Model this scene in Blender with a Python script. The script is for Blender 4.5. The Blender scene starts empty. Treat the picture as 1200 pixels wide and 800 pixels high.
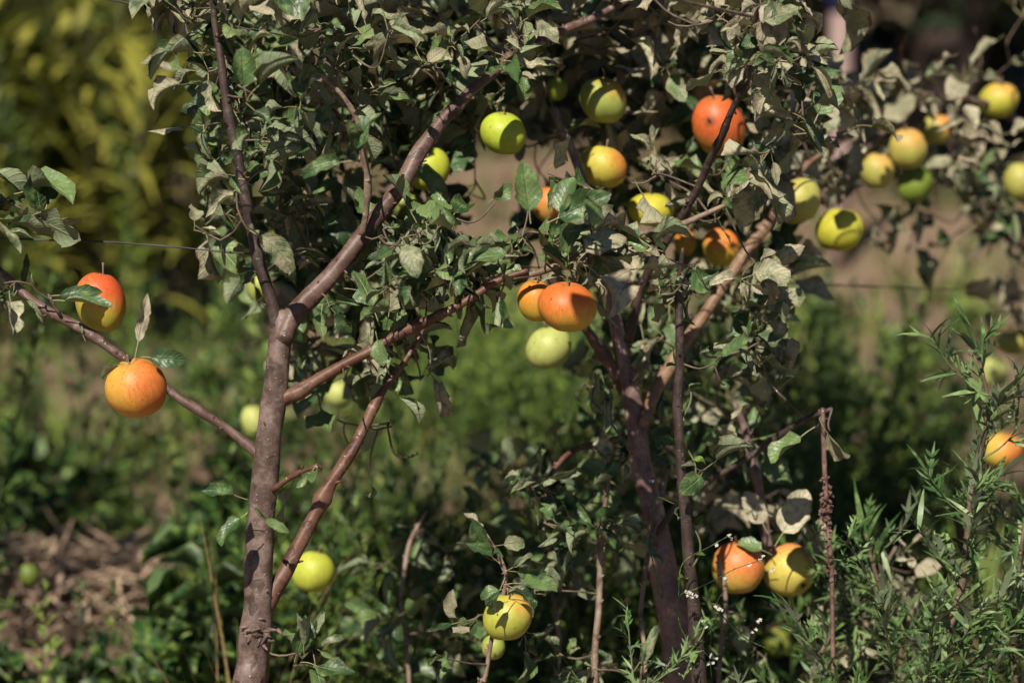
import bpy, math, random
import numpy as np
from mathutils import Vector
RS = np.random.RandomState
R = math.radians
C = bpy.context.scene.collection
sc = bpy.context.scene

# ------------------------------------------------------------------ camera, sky, sun, exposure
CAM_H, PITCH, LENS = 1.3, 12.0, 85.0
cd = bpy.data.cameras.new('camera'); cam = bpy.data.objects.new('camera', cd); C.objects.link(cam)
cam.location = (0, 0, CAM_H); cam.rotation_euler = (R(90 - PITCH), 0, 0)
cd.lens = LENS; cd.sensor_width = 36; cd.clip_start = 0.05; cd.clip_end = 2000
cd.dof.use_dof = True; cd.dof.focus_distance = 2.81; cd.dof.aperture_fstop = 2.5; cd.dof.aperture_blades = 9
sc.camera = cam
SUN_E, SUN_A = 50.0, 20.0
w = bpy.data.worlds.new("World"); sc.world = w; w.use_nodes = True
nt = w.node_tree
sky = nt.nodes.new('ShaderNodeTexSky'); sky.sky_type = 'NISHITA'; sky.sun_disc = False; sky.air_density = .7; sky.dust_density = .2
sky.sun_elevation = R(SUN_E); sky.sun_rotation = R(180 + SUN_A)
nt.links.new(sky.outputs[0], nt.nodes['Background'].inputs[0]); nt.nodes['Background'].inputs[1].default_value = 0.05
sd = bpy.data.lights.new('sun', 'SUN'); sun = bpy.data.objects.new('sun', sd); C.objects.link(sun)
sd.energy = 5.0; sd.angle = R(0.5); sd.color = (1.0, 0.93, 0.80)
S = np.array([-math.sin(R(SUN_A)) * math.cos(R(SUN_E)), -math.cos(R(SUN_A)) * math.cos(R(SUN_E)), math.sin(R(SUN_E))])
sun.rotation_euler = Vector(S).to_track_quat('Z', 'Y').to_euler()
sc.view_settings.view_transform = 'Standard'; sc.view_settings.look = 'None'
sc.view_settings.gamma = 1; sc.view_settings.use_curve_mapping = False; sc.view_settings.exposure = 0.4
sc.cycles.use_denoising = True; sc.cycles.max_bounces = 5; sc.cycles.diffuse_bounces = 1
sc.cycles.glossy_bounces = 2; sc.cycles.transmission_bounces = 3; sc.cycles.transparent_max_bounces = 4
sc.cycles.sample_clamp_indirect = 4

cp, sp_ = math.cos(R(PITCH)), math.sin(R(PITCH))
FW = np.array([0, cp, -sp_]); UP = np.array([0, sp_, cp]); RT = np.array([1., 0, 0]); CAM = np.array([0, 0, CAM_H])
K = 36 / LENS / 1200
def P(px, py, d): return CAM + FW * d + RT * ((px - 600) * K * d) + UP * ((400 - py) * K * d)
def proj(p):
    q = np.atleast_2d(p) - CAM; d = q @ FW
    return np.stack([600 + (q @ RT) / (K * d), 400 - (q @ UP) / (K * d), d], 1)
def norm(v): return v / (np.linalg.norm(v) + 1e-9)

# ------------------------------------------------------------------ mesh building
class MB:
    def __init__(s): s.V = []; s.F = []; s.UV = []; s.A = []; s.MI = []; s.n = 0; s.mi = 0
    def add(s, v, f, uv=None, a=None):
        """v (n,3); f (m,4) quads (a tri repeats its last index); uv per vertex; a per vertex (rnd, dry, stalk)"""
        v = np.asarray(v, float); f = np.asarray(f, int)
        s.V.append(v); s.F.append(f + s.n); s.MI.append(np.full(len(f), s.mi))
        s.UV.append(np.zeros((len(v), 2)) if uv is None else uv)
        s.A.append(np.zeros((len(v), 3)) if a is None else a)
        s.n += len(v)
    def inst(s, t, M, L, rnd=None, dry=None):
        v, f, uv, st = t; k = len(L)
        if k == 0: return
        n = len(v)
        vv = (np.einsum('kij,nj->kni', M, v) + L[:, None, :]).reshape(-1, 3)
        ff = (f[None] + (np.arange(k) * n)[:, None, None]).reshape(-1, 4)
        a = np.zeros((k, n, 3)); a[:, :, 2] = st[None]
        if rnd is not None: a[:, :, 0] = np.asarray(rnd)[:, None]
        if dry is not None: a[:, :, 1] = np.asarray(dry)[:, None]
        s.add(vv, ff, np.tile(uv, (k, 1)), a.reshape(-1, 3))
    def build(s, name, mat, parent=None, origin=(0, 0, 0), smooth=True):
        if s.n == 0: return None
        V = np.concatenate(s.V) - np.asarray(origin, float); F = np.concatenate(s.F); UV = np.concatenate(s.UV); A = np.concatenate(s.A)
        tri = F[:, 2] == F[:, 3]
        sizes = np.where(tri, 3, 4); keep = np.ones_like(F, bool); keep[tri, 3] = False
        idx = F[keep]
        me = bpy.data.meshes.new(name)
        me.vertices.add(len(V)); me.vertices.foreach_set('co', V.astype(np.float32).ravel())
        me.loops.add(len(idx)); me.loops.foreach_set('vertex_index', idx.astype(np.int32))
        me.polygons.add(len(F)); st = np.concatenate([[0], np.cumsum(sizes)[:-1]])
        me.polygons.foreach_set('loop_start', st.astype(np.int32)); me.polygons.foreach_set('loop_total', sizes.astype(np.int32))
        me.polygons.foreach_set('use_smooth', np.full(len(F), smooth))
        uvl = me.uv_layers.new(name='UVMap'); uvl.data.foreach_set('uv', UV[idx].astype(np.float32).ravel())
        at = me.attributes.new('look', 'FLOAT_VECTOR', 'POINT'); at.data.foreach_set('vector', A.astype(np.float32).ravel())
        me.update(calc_edges=True)
        for mm in (mat if isinstance(mat, (list, tuple)) else [mat]): me.materials.append(mm)
        me.polygons.foreach_set('material_index', np.concatenate(s.MI).astype(np.int32))
        o = bpy.data.objects.new(name, me); C.objects.link(o)
        if parent: o.parent = parent
        return o
def tag(o, label=None, cat=None, group=None, kind=None):
    for k, v in (('label', label), ('category', cat), ('group', group), ('kind', kind)):
        if v: o[k] = v
    return o
def empty(name, loc):
    o = bpy.data.objects.new(name, None); C.objects.link(o); o.location = tuple(loc); o.empty_display_size = .05
    return o

def spline(pts, step):
    """Catmull-Rom through rows (x,y,z,r...) resampled about every step metres"""
    p = np.asarray(pts, float)
    if len(p) == 2: p = np.array([p[0], (p[0] + p[1]) / 2, p[1]])
    q = np.vstack([2 * p[0] - p[1], p, 2 * p[-1] - p[-2]]); out = []
    for i in range(1, len(q) - 2):
        L = np.linalg.norm(q[i + 1, :3] - q[i, :3]); n = max(2, int(L / step))
        for t in np.arange(n) / n:
            out.append(.5 * (2 * q[i] + (q[i + 1] - q[i - 1]) * t + (2 * q[i - 1] - 5 * q[i] + 4 * q[i + 1] - q[i + 2]) * t * t + (3 * q[i] - q[i - 1] - 3 * q[i + 1] + q[i + 2]) * t ** 3))
    out.append(q[-2]); return np.array(out)
def tube(mb, pts, rad, sides=8, rough=0, rng=None, cap=True, a=(0, 0, 0), knots=0):
    P_ = np.asarray(pts, float); rad = np.broadcast_to(np.asarray(rad, float), (len(P_),)).copy(); n = len(P_)
    T = np.gradient(P_, axis=0); T /= np.linalg.norm(T, axis=1)[:, None] + 1e-9
    ref = np.array([0, 1., 0]) if abs(T[0][1]) < .9 else np.array([1., 0, 0])
    s = np.zeros_like(T); b = np.zeros_like(T); u = ref
    for i in range(n):
        u = u - T[i] * (u @ T[i]); u = norm(u); s[i] = u; b[i] = np.cross(T[i], u)
    ln = np.concatenate([[0], np.cumsum(np.linalg.norm(np.diff(P_, axis=0), axis=1))])
    if rng is not None and knots:
        for _ in range(knots):
            c = rng.uniform(0, ln[-1]); mr = np.median(rad); k = rng.uniform(.08, .25) if mr < .008 else rng.uniform(.02, .07); wd = max(.004, mr) * rng.uniform(.7, 1.6)
            rad *= 1 + k * np.exp(-((ln - c) / wd) ** 2)
    ang = np.arange(sides + 1) / sides * 2 * np.pi
    rr = np.repeat(rad[:, None], sides, 1)
    if rough and rng is not None:
        nz = rng.randn(n, sides) * .5; nz = (nz + np.roll(nz, 1, 0) + np.roll(nz, 1, 1)) / 1.7
        lo = rng.randn(n // 6 + 3, sides); lo = (lo + np.roll(lo, 1, 1)) * .7
        li = np.linspace(0, len(lo) - 1.001, n); i0 = li.astype(int); fr = (li - i0)[:, None]
        rr = rr * (1 + rough * (.35 * nz + 1.0 * (lo[i0] * (1 - fr) + lo[i0 + 1] * fr)))
    rr = np.concatenate([rr, rr[:, :1]], 1)
    V = P_[:, None] + rr[..., None] * (np.cos(ang)[None, :, None] * s[:, None] + np.sin(ang)[None, :, None] * b[:, None])
    m = sides + 1
    uv = np.zeros((n, m, 2)); uv[:, :, 0] = ang[None] * np.median(rad); uv[:, :, 1] = ln[:, None]
    i, j = np.meshgrid(np.arange(n - 1), np.arange(sides), indexing='ij')
    F = np.stack([i * m + j, i * m + j + 1, (i + 1) * m + j + 1, (i + 1) * m + j], -1).reshape(-1, 4)
    V = V.reshape(-1, 3); uv = uv.reshape(-1, 2)
    if cap:
        for e in (0, n - 1):
            c = len(V); V = np.vstack([V, P_[e] + T[e] * rad[e] * (.3 if e else -.3)]); uv = np.vstack([uv, uv[e * m]])
            fs = [[e * m + j, e * m + j + 1, c, c] if e else [e * m + j + 1, e * m + j, c, c] for j in range(sides)]
            F = np.vstack([F, fs])
    mb.add(V, F, uv, np.tile(np.array(a, float), (len(V), 1)))

# ------------------------------------------------------------------ materials
def newmat(name):
    m = bpy.data.materials.new(name); m.use_nodes = True; n = m.node_tree; b = n.nodes['Principled BSDF']
    return m, n, b
def nd(n, t, **kw):
    x = n.nodes.new(t)
    for k, v in kw.items():
        if k.startswith('_'): x.inputs[k[1:].replace('_', ' ')].default_value = v
        else: setattr(x, k, v)
    return x
def inp(n, sock, v):
    if hasattr(v, 'is_output'): n.links.new(v, sock)
    else: sock.default_value = (*v, 1) if isinstance(v, tuple) and len(v) == 3 and sock.type == 'RGBA' else v
def mth(n, op, a, b=0.0, c=None, clamp=False):
    x = nd(n, 'ShaderNodeMath', operation=op, use_clamp=clamp)
    inp(n, x.inputs[0], a); inp(n, x.inputs[1], b)
    if c is not None: inp(n, x.inputs[2], c)
    return x.outputs[0]
def mixc(n, f, a, b, mode='MIX'):
    x = nd(n, 'ShaderNodeMix', data_type='RGBA', blend_type=mode); inp(n, x.inputs[0], f); inp(n, x.inputs[6], a); inp(n, x.inputs[7], b)
    return x.outputs[2]
def ramp(n, f, stops):
    x = nd(n, 'ShaderNodeValToRGB'); e = x.color_ramp.elements
    while len(e) < len(stops): e.new(.5)
    for i, (p, c) in enumerate(stops): e[i].position = p; e[i].color = (*c, 1)
    inp(n, x.inputs[0], f); return x.outputs[0]
def sstep(n, v, a, b):
    x = nd(n, 'ShaderNodeMapRange', interpolation_type='SMOOTHSTEP'); inp(n, x.inputs[0], v); x.inputs[1].default_value = a; x.inputs[2].default_value = b
    return x.outputs[0]
def noise(n, vec, scale, detail=3, rough=.5):
    x = nd(n, 'ShaderNodeTexNoise'); x.inputs['Scale'].default_value = scale; x.inputs['Detail'].default_value = detail; x.inputs['Roughness'].default_value = rough
    if vec is not None: n.links.new(vec, x.inputs['Vector'])
    return x.outputs[0]
def bump(n, b, h, s, d=.001):
    x = nd(n, 'ShaderNodeBump'); x.inputs['Strength'].default_value = s; x.inputs['Distance'].default_value = d
    n.links.new(h, x.inputs['Height']); n.links.new(x.outputs[0], b.inputs['Normal'])

def leaf_mat(name, greens, drys, under, stalk, rough=.38, trans=.10, veins=True):
    m, n, b = newmat(name)
    at = nd(n, 'ShaderNodeAttribute', attribute_name='look'); sx = nd(n, 'ShaderNodeSeparateXYZ'); n.links.new(at.outputs['Vector'], sx.inputs[0])
    rnd, dry, stk = sx.outputs
    tc = nd(n, 'ShaderNodeTexCoord')
    nz = noise(n, tc.outputs['Object'], 55, 4, .6)
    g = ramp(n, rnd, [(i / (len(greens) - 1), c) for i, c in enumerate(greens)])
    g = mixc(n, mth(n, 'MULTIPLY', sstep(n, nz, .45, .75), .55), g, tuple(min(1, x * 2.0) for x in greens[-1]))
    geo = nd(n, 'ShaderNodeNewGeometry')
    und = mixc(n, rnd, under, tuple(x * .62 for x in under))
    g = mixc(n, mth(n, 'MULTIPLY', geo.outputs['Backfacing'], .9), g, und)
    d = ramp(n, rnd, [(i / (len(drys) - 1), c) for i, c in enumerate(drys)])
    d = mixc(n, sstep(n, noise(n, tc.outputs['Object'], 130, 3), .35, .8), d, tuple(x * .45 for x in drys[0]))
    dd = sstep(n, mth(n, 'ADD', dry, mth(n, 'MULTIPLY', mth(n, 'SUBTRACT', nz, .5), .9)), .35, .65)
    col = mixc(n, dd, g, d)
    if veins:
        uv = nd(n, 'ShaderNodeSeparateXYZ'); n.links.new(tc.outputs['UV'], uv.inputs[0])
        av = mth(n, 'ABSOLUTE', uv.outputs[1])
        mid = mth(n, 'SUBTRACT', 1, sstep(n, av, .02, .1))
        ph = mth(n, 'SINE', mth(n, 'MULTIPLY', mth(n, 'SUBTRACT', uv.outputs[0], mth(n, 'MULTIPLY', av, .28)), 46))
        vn = mth(n, 'MAXIMUM', mid, mth(n, 'MULTIPLY', sstep(n, ph, .72, 1.0), .6))
        col = mixc(n, mth(n, 'MULTIPLY', vn, .3), col, mixc(n, .5, col, (.35, .36, .2)))
        # browned, nibbled margin spots
        edge = sstep(n, mth(n, 'ADD', av, mth(n, 'MULTIPLY', nz, .9)), 1.32, 1.5)
        col = mixc(n, mth(n, 'MULTIPLY', edge, .8), col, (.11, .065, .03))
        bump(n, b, mth(n, 'ADD', mth(n, 'MULTIPLY', vn, -.7), noise(n, tc.outputs['Object'], 160, 3)), .9, .0016)
    col = mixc(n, stk, col, stalk)
    n.links.new(col, b.inputs['Base Color'])
    b.inputs['Specular IOR Level'].default_value = .5
    inp(n, b.inputs['Roughness'], mth(n, 'ADD', rough, mth(n, 'MULTIPLY', mth(n, 'MAXIMUM', dry, geo.outputs['Backfacing']), .35)))
    tr = nd(n, 'ShaderNodeBsdfTranslucent'); n.links.new(mixc(n, 1, col, (1.0, 1.0, .45), 'MULTIPLY'), tr.inputs[0])
    mx = nd(n, 'ShaderNodeMixShader'); mx.inputs[0].default_value = trans
    n.links.new(b.outputs[0], mx.inputs[1]); n.links.new(tr.outputs[0], mx.inputs[2]); n.links.new(mx.outputs[0], n.nodes['Material Output'].inputs[0])
    return m
M_LEAF = leaf_mat('apple_leaf', [(.014, .038, .010), (.040, .090, .025), (.14, .205, .07)],
                  [(.53, .48, .33), (.30, .29, .17), (.44, .37, .27)], (.28, .33, .19), (.26, .24, .12))
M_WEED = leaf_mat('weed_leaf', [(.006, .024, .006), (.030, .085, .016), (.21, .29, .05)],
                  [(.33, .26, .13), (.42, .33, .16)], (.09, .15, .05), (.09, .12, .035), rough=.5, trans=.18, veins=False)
M_REED = leaf_mat('reed_leaf', [(.015, .04, .01), (.08, .14, .03), (.36, .34, .06)],
                  [(.3, .2, .1), (.36, .22, .12)], (.14, .18, .05), (.15, .15, .05), rough=.5, trans=.35, veins=False)
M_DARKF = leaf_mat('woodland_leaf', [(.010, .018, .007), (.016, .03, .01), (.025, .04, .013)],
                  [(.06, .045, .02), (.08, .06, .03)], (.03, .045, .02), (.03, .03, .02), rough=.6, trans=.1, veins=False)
M_STRAW = leaf_mat('straw', [(.12, .07, .05), (.42, .27, .19), (.60, .43, .31)],
                  [(.42, .26, .15), (.5, .33, .2)], (.4, .25, .14), (.4, .25, .14), rough=.7, trans=.15, veins=False)

def bark(name, c1, c2, spots=(.42, .36, .3), gloss=.5, rough_b=.6):
    m, n, b = newmat(name); tc = nd(n, 'ShaderNodeTexCoord')
    mp = nd(n, 'ShaderNodeMapping'); n.links.new(tc.outputs['UV'], mp.inputs[0]); mp.inputs['Scale'].default_value = (1, 2.4, 1)
    base = mixc(n, sstep(n, noise(n, tc.outputs['Object'], 34, 6, .75), .38, .64), c1, c2)
    mp2 = nd(n, 'ShaderNodeMapping'); n.links.new(tc.outputs['UV'], mp2.inputs[0]); mp2.inputs['Scale'].default_value = (.8, 2.2, 1)
    rings = noise(n, mp2.outputs[0], 60, 4, .65)
    base = mixc(n, mth(n, 'MULTIPLY', sstep(n, rings, .52, .78), .3), base, tuple(x * .45 for x in c1))
    vo = nd(n, 'ShaderNodeTexVoronoi'); vo.inputs['Scale'].default_value = 95; n.links.new(mp.outputs[0], vo.inputs['Vector'])
    rn = nd(n, 'ShaderNodeSeparateColor'); n.links.new(vo.outputs['Color'], rn.inputs[0])
    sp = mth(n, 'MULTIPLY', mth(n, 'SUBTRACT', 1, sstep(n, vo.outputs['Distance'], .10, .22)), sstep(n, rn.outputs[0], .55, .7))
    scar_ = sstep(n, noise(n, tc.outputs['Object'], 48, 2, .3), .62, .70)
    base = mixc(n, mth(n, 'MULTIPLY', scar_, .55), base, tuple(x * .35 for x in c1))
    pale = sstep(n, noise(n, mp.outputs[0], 24, 3, .6), .60, .72)
    base = mixc(n, mth(n, 'MULTIPLY', pale, .35), base, spots)
    col = mixc(n, sp, base, spots)
    n.links.new(col, b.inputs['Base Color']); b.inputs['Roughness'].default_value = gloss; b.inputs['Specular IOR Level'].default_value = .35
    h = mth(n, 'ADD', mth(n, 'ADD', mth(n, 'MULTIPLY', scar_, -.35), mth(n, 'ADD', mth(n, 'MULTIPLY', rings, .35), mth(n, 'MULTIPLY', sp, .8)), noise(n, tc.outputs['Object'], 220, 4, .7)))
    bump(n, b, h, rough_b, .0022)
    return m
M_TRUNK = bark('grey_purple_bark', (.075, .045, .036), (.20, .138, .118), rough_b=.9, spots=(.34, .28, .24))
M_DARKB = bark('dark_bark', (.03, .02, .017), (.075, .05, .042), spots=(.14, .11, .09))
M_LIMB = bark('brown_bark', (.085, .045, .035), (.17, .108, .092), gloss=.48, rough_b=.7)
M_RED = bark('red_brown_bark', (.09, .036, .022), (.15, .075, .05), gloss=.5, rough_b=.7)
M_TAN = bark('tan_bark', (.16, .088, .05), (.26, .165, .105), gloss=.45, rough_b=.4)
M_TRUNKB = bark('mauve_bark', (.13, .078, .07), (.27, .18, .165), gloss=.45)
M_TWIGD = bark('fine_twig_bark', (.085, .058, .042), (.17, .125, .095), gloss=.6)
M_TWIG = bark('twig_bark', (.14, .09, .065), (.27, .2, .15), gloss=.6)

# ------------------------------------------------------------------ leaf templates (v, f, uv, stalk)
def join(ts):
    V, F, U, A = [], [], [], []; n = 0
    for v, f, u, a in ts:
        V.append(v); F.append(f + n); U.append(u); A.append(a); n += len(v)
    return np.concatenate(V), np.concatenate(F), np.concatenate(U), np.concatenate(A)
def strip_tube(pts, rad, sides=4, st=1.0):
    m = MB(); tube(m, pts, rad, sides, cap=False); return m.V[0], m.F[0], np.full((m.n, 2), .5), np.full(m.n, st)
def apple_leaf(rng, nu=9, nv=4, ov=None):
    """Ovate leaf with a petiole: grows along +x from the origin, upper side +z, blade length 1."""
    u = np.linspace(0, 1, nu); v = np.linspace(-1, 1, nv + 1)
    wid = rng.uniform(.30, .43)
    bend = rng.uniform(-.5, 1.5); fold = rng.uniform(-.1, 1.0); curl = rng.uniform(-.5, 1.0); twist = rng.uniform(-.9, .9); side = rng.uniform(-.35, .35)
    if rng.rand() < .3: curl += 1.3; bend += .8
    wave = rng.uniform(.08, .34); ph = rng.uniform(0, 6.28, 2); fq = rng.uniform(5, 11)
    pl = rng.uniform(.2, .48); pb = rng.uniform(-.3, .5)
    if ov: wid, bend, fold, curl, twist, side, wave, pl, pb = ov
    prof = wid * (np.sin(np.pi * u ** .86) ** .62) * (1 - .2 * u) ; prof[-1] = 0.004; prof[0] = .01
    tp = np.linspace(0, 1, 5); pet = np.stack([tp * pl, 0 * tp, -pb * pl * tp ** 2], 1)
    pitch0 = -2 * pb * .6
    c = np.zeros((nu, 3)); d = np.zeros((nu, 3)); c[0] = pet[-1]
    for i in range(nu):
        a = pitch0 - bend * u[i] ** 1.3; y = side * u[i]
        d[i] = (math.cos(a) * math.cos(y), math.cos(a) * math.sin(y), math.sin(a))
        if i: c[i] = c[i - 1] + (d[i - 1] + d[i]) / 2 / (nu - 1)
    V = np.zeros((nu, nv + 1, 3))
    for i in range(nu):
        t = twist * u[i]; sd_ = np.cross([0, 0, 1], d[i]); sd_ = norm(sd_); nn = np.cross(d[i], sd_)
        s2 = sd_ * math.cos(t) + nn * math.sin(t); n2 = np.cross(d[i], s2)
        for j, vv in enumerate(v):
            ww = prof[i] * abs(vv) * (1 + (rng.uniform(-.16, .12) if abs(vv) == 1 else 0))
            an = fold + curl * abs(vv)
            lat = math.cos(an * .75) * ww; h = math.sin(an * .75) * ww
            h += wave * prof[i] / wid * .6 * abs(vv) ** 1.5 * math.sin(fq * u[i] + ph[0 if vv < 0 else 1])
            V[i, j] = c[i] + s2 * lat * np.sign(vv) + n2 * h
    if rng.rand() < .25:   # bitten margin
        j = rng.choice([0, nv]); i = rng.randint(3, nu - 2); V[i, j] = V[i, nv // 2] * .45 + V[i, j] * .55
    i, j = np.meshgrid(np.arange(nu - 1), np.arange(nv), indexing='ij'); m = nv + 1
    F = np.stack([i * m + j, (i + 1) * m + j, (i + 1) * m + j + 1, i * m + j + 1], -1).reshape(-1, 4)
    uv = np.stack(np.broadcast_arrays(u[:, None], v[None]), -1).reshape(-1, 2)
    return join([(V.reshape(-1, 3), F, uv, np.zeros(nu * m)), strip_tube(pet, .014)])
rt = RS(5)
LEAVES = [apple_leaf(rt) for _ in range(40)]
LEAVES += [apple_leaf(RS(1), 14, 6, (.15, -.15, .35, .2, .3, .05, .16, .35, .1)), apple_leaf(RS(2), 14, 6, (.36, .5, .15, .3, .2, .15, .08, .3, .1)), apple_leaf(RS(3), 14, 6, (.26, .3, .5, .3, -.1, .1, .12, .25, .1)), apple_leaf(RS(4), 14, 6, (.34, .1, .45, .15, .1, .05, .10, .25, .0))]
LEAVES_LO = [apple_leaf(rt, 6, 2) for _ in range(16)]

def blade(L, W, bend, n=4, yaw=0.0, z0=0.0, pos=(0, 0, 0), pitch=0.8, rng=None):
    """narrow blade from pos, rising with pitch and drooping by bend"""
    u = np.linspace(0, 1, n + 1); p = np.array(pos, float); out = []; dy = np.array([-math.sin(yaw), math.cos(yaw), 0])
    for i in range(n + 1):
        a = pitch - bend * u[i]; w_ = W * (math.sin(math.pi * min(1, .12 + .88 * u[i]) ** .8) if i < n else .05)
        out += [p - dy * w_, p + dy * w_]; p = p + np.array([math.cos(a) * math.cos(yaw), math.cos(a) * math.sin(yaw), math.sin(a)]) * L / n
    F = [[2 * i, 2 * i + 2, 2 * i + 3, 2 * i + 1] for i in range(n)]
    return np.array(out), np.array(F), np.full((len(out), 2), .3), np.zeros(len(out))
def lobed(rng, L, pairs=3, wl=.06):
    """a feathery pinnate leaf of narrow lobes, along +x, face +z, length L"""
    ts = [blade(L, L * wl * .9, rng.uniform(.2, .9), 4, 0, pitch=rng.uniform(.0, .4))]
    for k in range(pairs):
        x = (.25 + .6 * k / pairs) * L
        for s in (-1, 1):
            ts.append(blade(L * rng.uniform(.3, .5) * (1 - .18 * k), L * wl * .7, rng.uniform(-.4, .7), 2, s * rng.uniform(.5, .9), pos=(x, 0, x * .1), pitch=.25))
    return join(ts)
def xf(t, M, L, s=1.0):
    return (t[0] * s) @ np.asarray(M).T + np.asarray(L), t[1], t[2], t[3]
def frame(d, roll=0.0, up=(0, 0, 1)):
    """columns dir, side, normal with the normal near up"""
    d = norm(np.asarray(d, float)); sd_ = np.cross(up, d)
    if np.linalg.norm(sd_) < 1e-3: sd_ = np.array([1., 0, 0])
    sd_ = norm(sd_); n = np.cross(d, sd_)
    s2 = sd_ * math.cos(roll) + n * math.sin(roll)
    return np.stack([d, s2, np.cross(d, s2)], 1)
def mugwort(rng, H, lobes=True, lean=None):
    n = 9; lean = rng.uniform(-.25, .25, 2) if lean is None else lean
    t = np.linspace(0, 1, n); ax = np.stack([lean[0] * H * t ** 1.4, lean[1] * H * t ** 1.4, H * t], 1)
    ts = [strip_tube(ax, np.linspace(.0032, .0010, n) * (H / .5) ** .5, 4)]
    k = int(H / .014); a = rng.uniform(0, 6)
    for i in range(k):
        f = .08 + .92 * i / k; p = np.array([np.interp(f, t, ax[:, c]) for c in range(3)]); a += 2.4
        L = rng.uniform(.05, .085) * (1.15 - .75 * f); el = .25 + .9 * f * f
        d = (math.cos(a) * math.cos(el), math.sin(a) * math.cos(el), math.sin(el))
        lf = lobed(rng, L, 2 if f > .7 else 3, .07 if lobes else .13) if lobes else blade(L * 1.2, L * .13, .8, 4, pitch=.2)
        ts.append(xf(lf, frame(d, rng.uniform(-.4, .4)), p))
        if f > .35 and i % 3 == 0 and H > .25:   # side shoots
            for q in range(4):
                d2 = (math.cos(a + .3 * q) * .7, math.sin(a + .3 * q) * .7, .6 + .1 * q); ts.append(xf(blade(L * .7, L * .05, .5, 3, pitch=.1), frame(d2), p + np.array(d) * L * .25))
    return join(ts)
def broadweed(rng, H):
    ts = []; st = rng.randint(4, 7)
    for s in range(st):
        a = rng.uniform(0, 6.28); ln = rng.uniform(.1, .6); h = H * rng.uniform(.6, 1); n = 6; t = np.linspace(0, 1, n)
        ax = np.stack([math.cos(a) * ln * h * t ** 1.2, math.sin(a) * ln * h * t ** 1.2, h * t], 1); ts.append(strip_tube(ax, .0016, 3))
        for i in range(9):
            f = .25 + .75 * i / 9; p = np.array([np.interp(f, t, ax[:, c]) for c in range(3)]); b = rng.uniform(0, 6.28); el = rng.uniform(-.1, .8)
            L = rng.uniform(.035, .08); lf = LEAVES_LO[rng.randint(16)]
            ts.append(xf((lf[0], lf[1], lf[2] * 0 + .3, lf[3]), frame((math.cos(b) * math.cos(el), math.sin(b) * math.cos(el), math.sin(el)), rng.uniform(-.5, .5)), p, L))
    return join(ts)
def tuft(rng, H, n=26, spread=.6, W=.0022):
    ts = []
    for i in range(n):
        a = rng.uniform(0, 6.28); r = rng.uniform(0, .03)
        ts.append(blade(H * rng.uniform(.5, 1.1), W * rng.uniform(.7, 1.5), rng.uniform(.1, 1.4), 5, a, pos=(math.cos(a) * r, math.sin(a) * r, 0), pitch=rng.uniform(1.5 - spread, 1.55)))
    return join(ts)

# ------------------------------------------------------------------ setting: ground
def hgt(x, y):
    return .03 * np.sin(x * 1.7 + .5) * np.cos(y * 1.3) + .015 * np.sin(x * 5.1 + y * 3.3) + .008 * np.sin(x * 13 - y * 9) - .015
g = MB()
gx = np.concatenate([[-300, -80, -25], np.linspace(-8, 8, 161), [25, 80, 300]]); gy = np.concatenate([[-300, -60, -10], np.linspace(0, 16, 161), [30, 80, 400]])
X, Y = np.meshgrid(gx, gy, indexing='ij'); near = (np.abs(X) < 9) & (Y > -1) & (Y < 17)
Z = np.where(near, hgt(X, Y) + RS(1).randn(*X.shape) * .006, -.02)
ni, nj = X.shape; i, j = np.meshgrid(np.arange(ni - 1), np.arange(nj - 1), indexing='ij')
g.add(np.stack([X, Y, Z], -1).reshape(-1, 3), np.stack([i * nj + j, (i + 1) * nj + j, (i + 1) * nj + j + 1, i * nj + j + 1], -1).reshape(-1, 4))
m, n, b = newmat('soil'); tc = nd(n, 'ShaderNodeTexCoord'); ob = tc.outputs['Object']
soil = ramp(n, noise(n, ob, 9, 6, .65), [(.3, (.17, .11, .075)), (.5, (.32, .22, .155)), (.7, (.42, .31, .225))])
gr = mixc(n, mth(n, 'MULTIPLY', sstep(n, noise(n, ob, 1.6, 4, .6), .5, .64), .7), soil, (.14, .16, .06))
n.links.new(mixc(n, mth(n, 'MULTIPLY', sstep(n, noise(n, ob, 60, 4), .5, .8), .5), gr, (.1, .075, .05)), b.inputs['Base Color']); b.inputs['Roughness'].default_value = .95; b.inputs['Specular IOR Level'].default_value = .1
bump(n, b, noise(n, ob, 40, 6, .7), 1, .03)
tag(g.build('ground', m), 'bare brown orchard soil showing between the weeds', None, None, 'structure')

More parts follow.
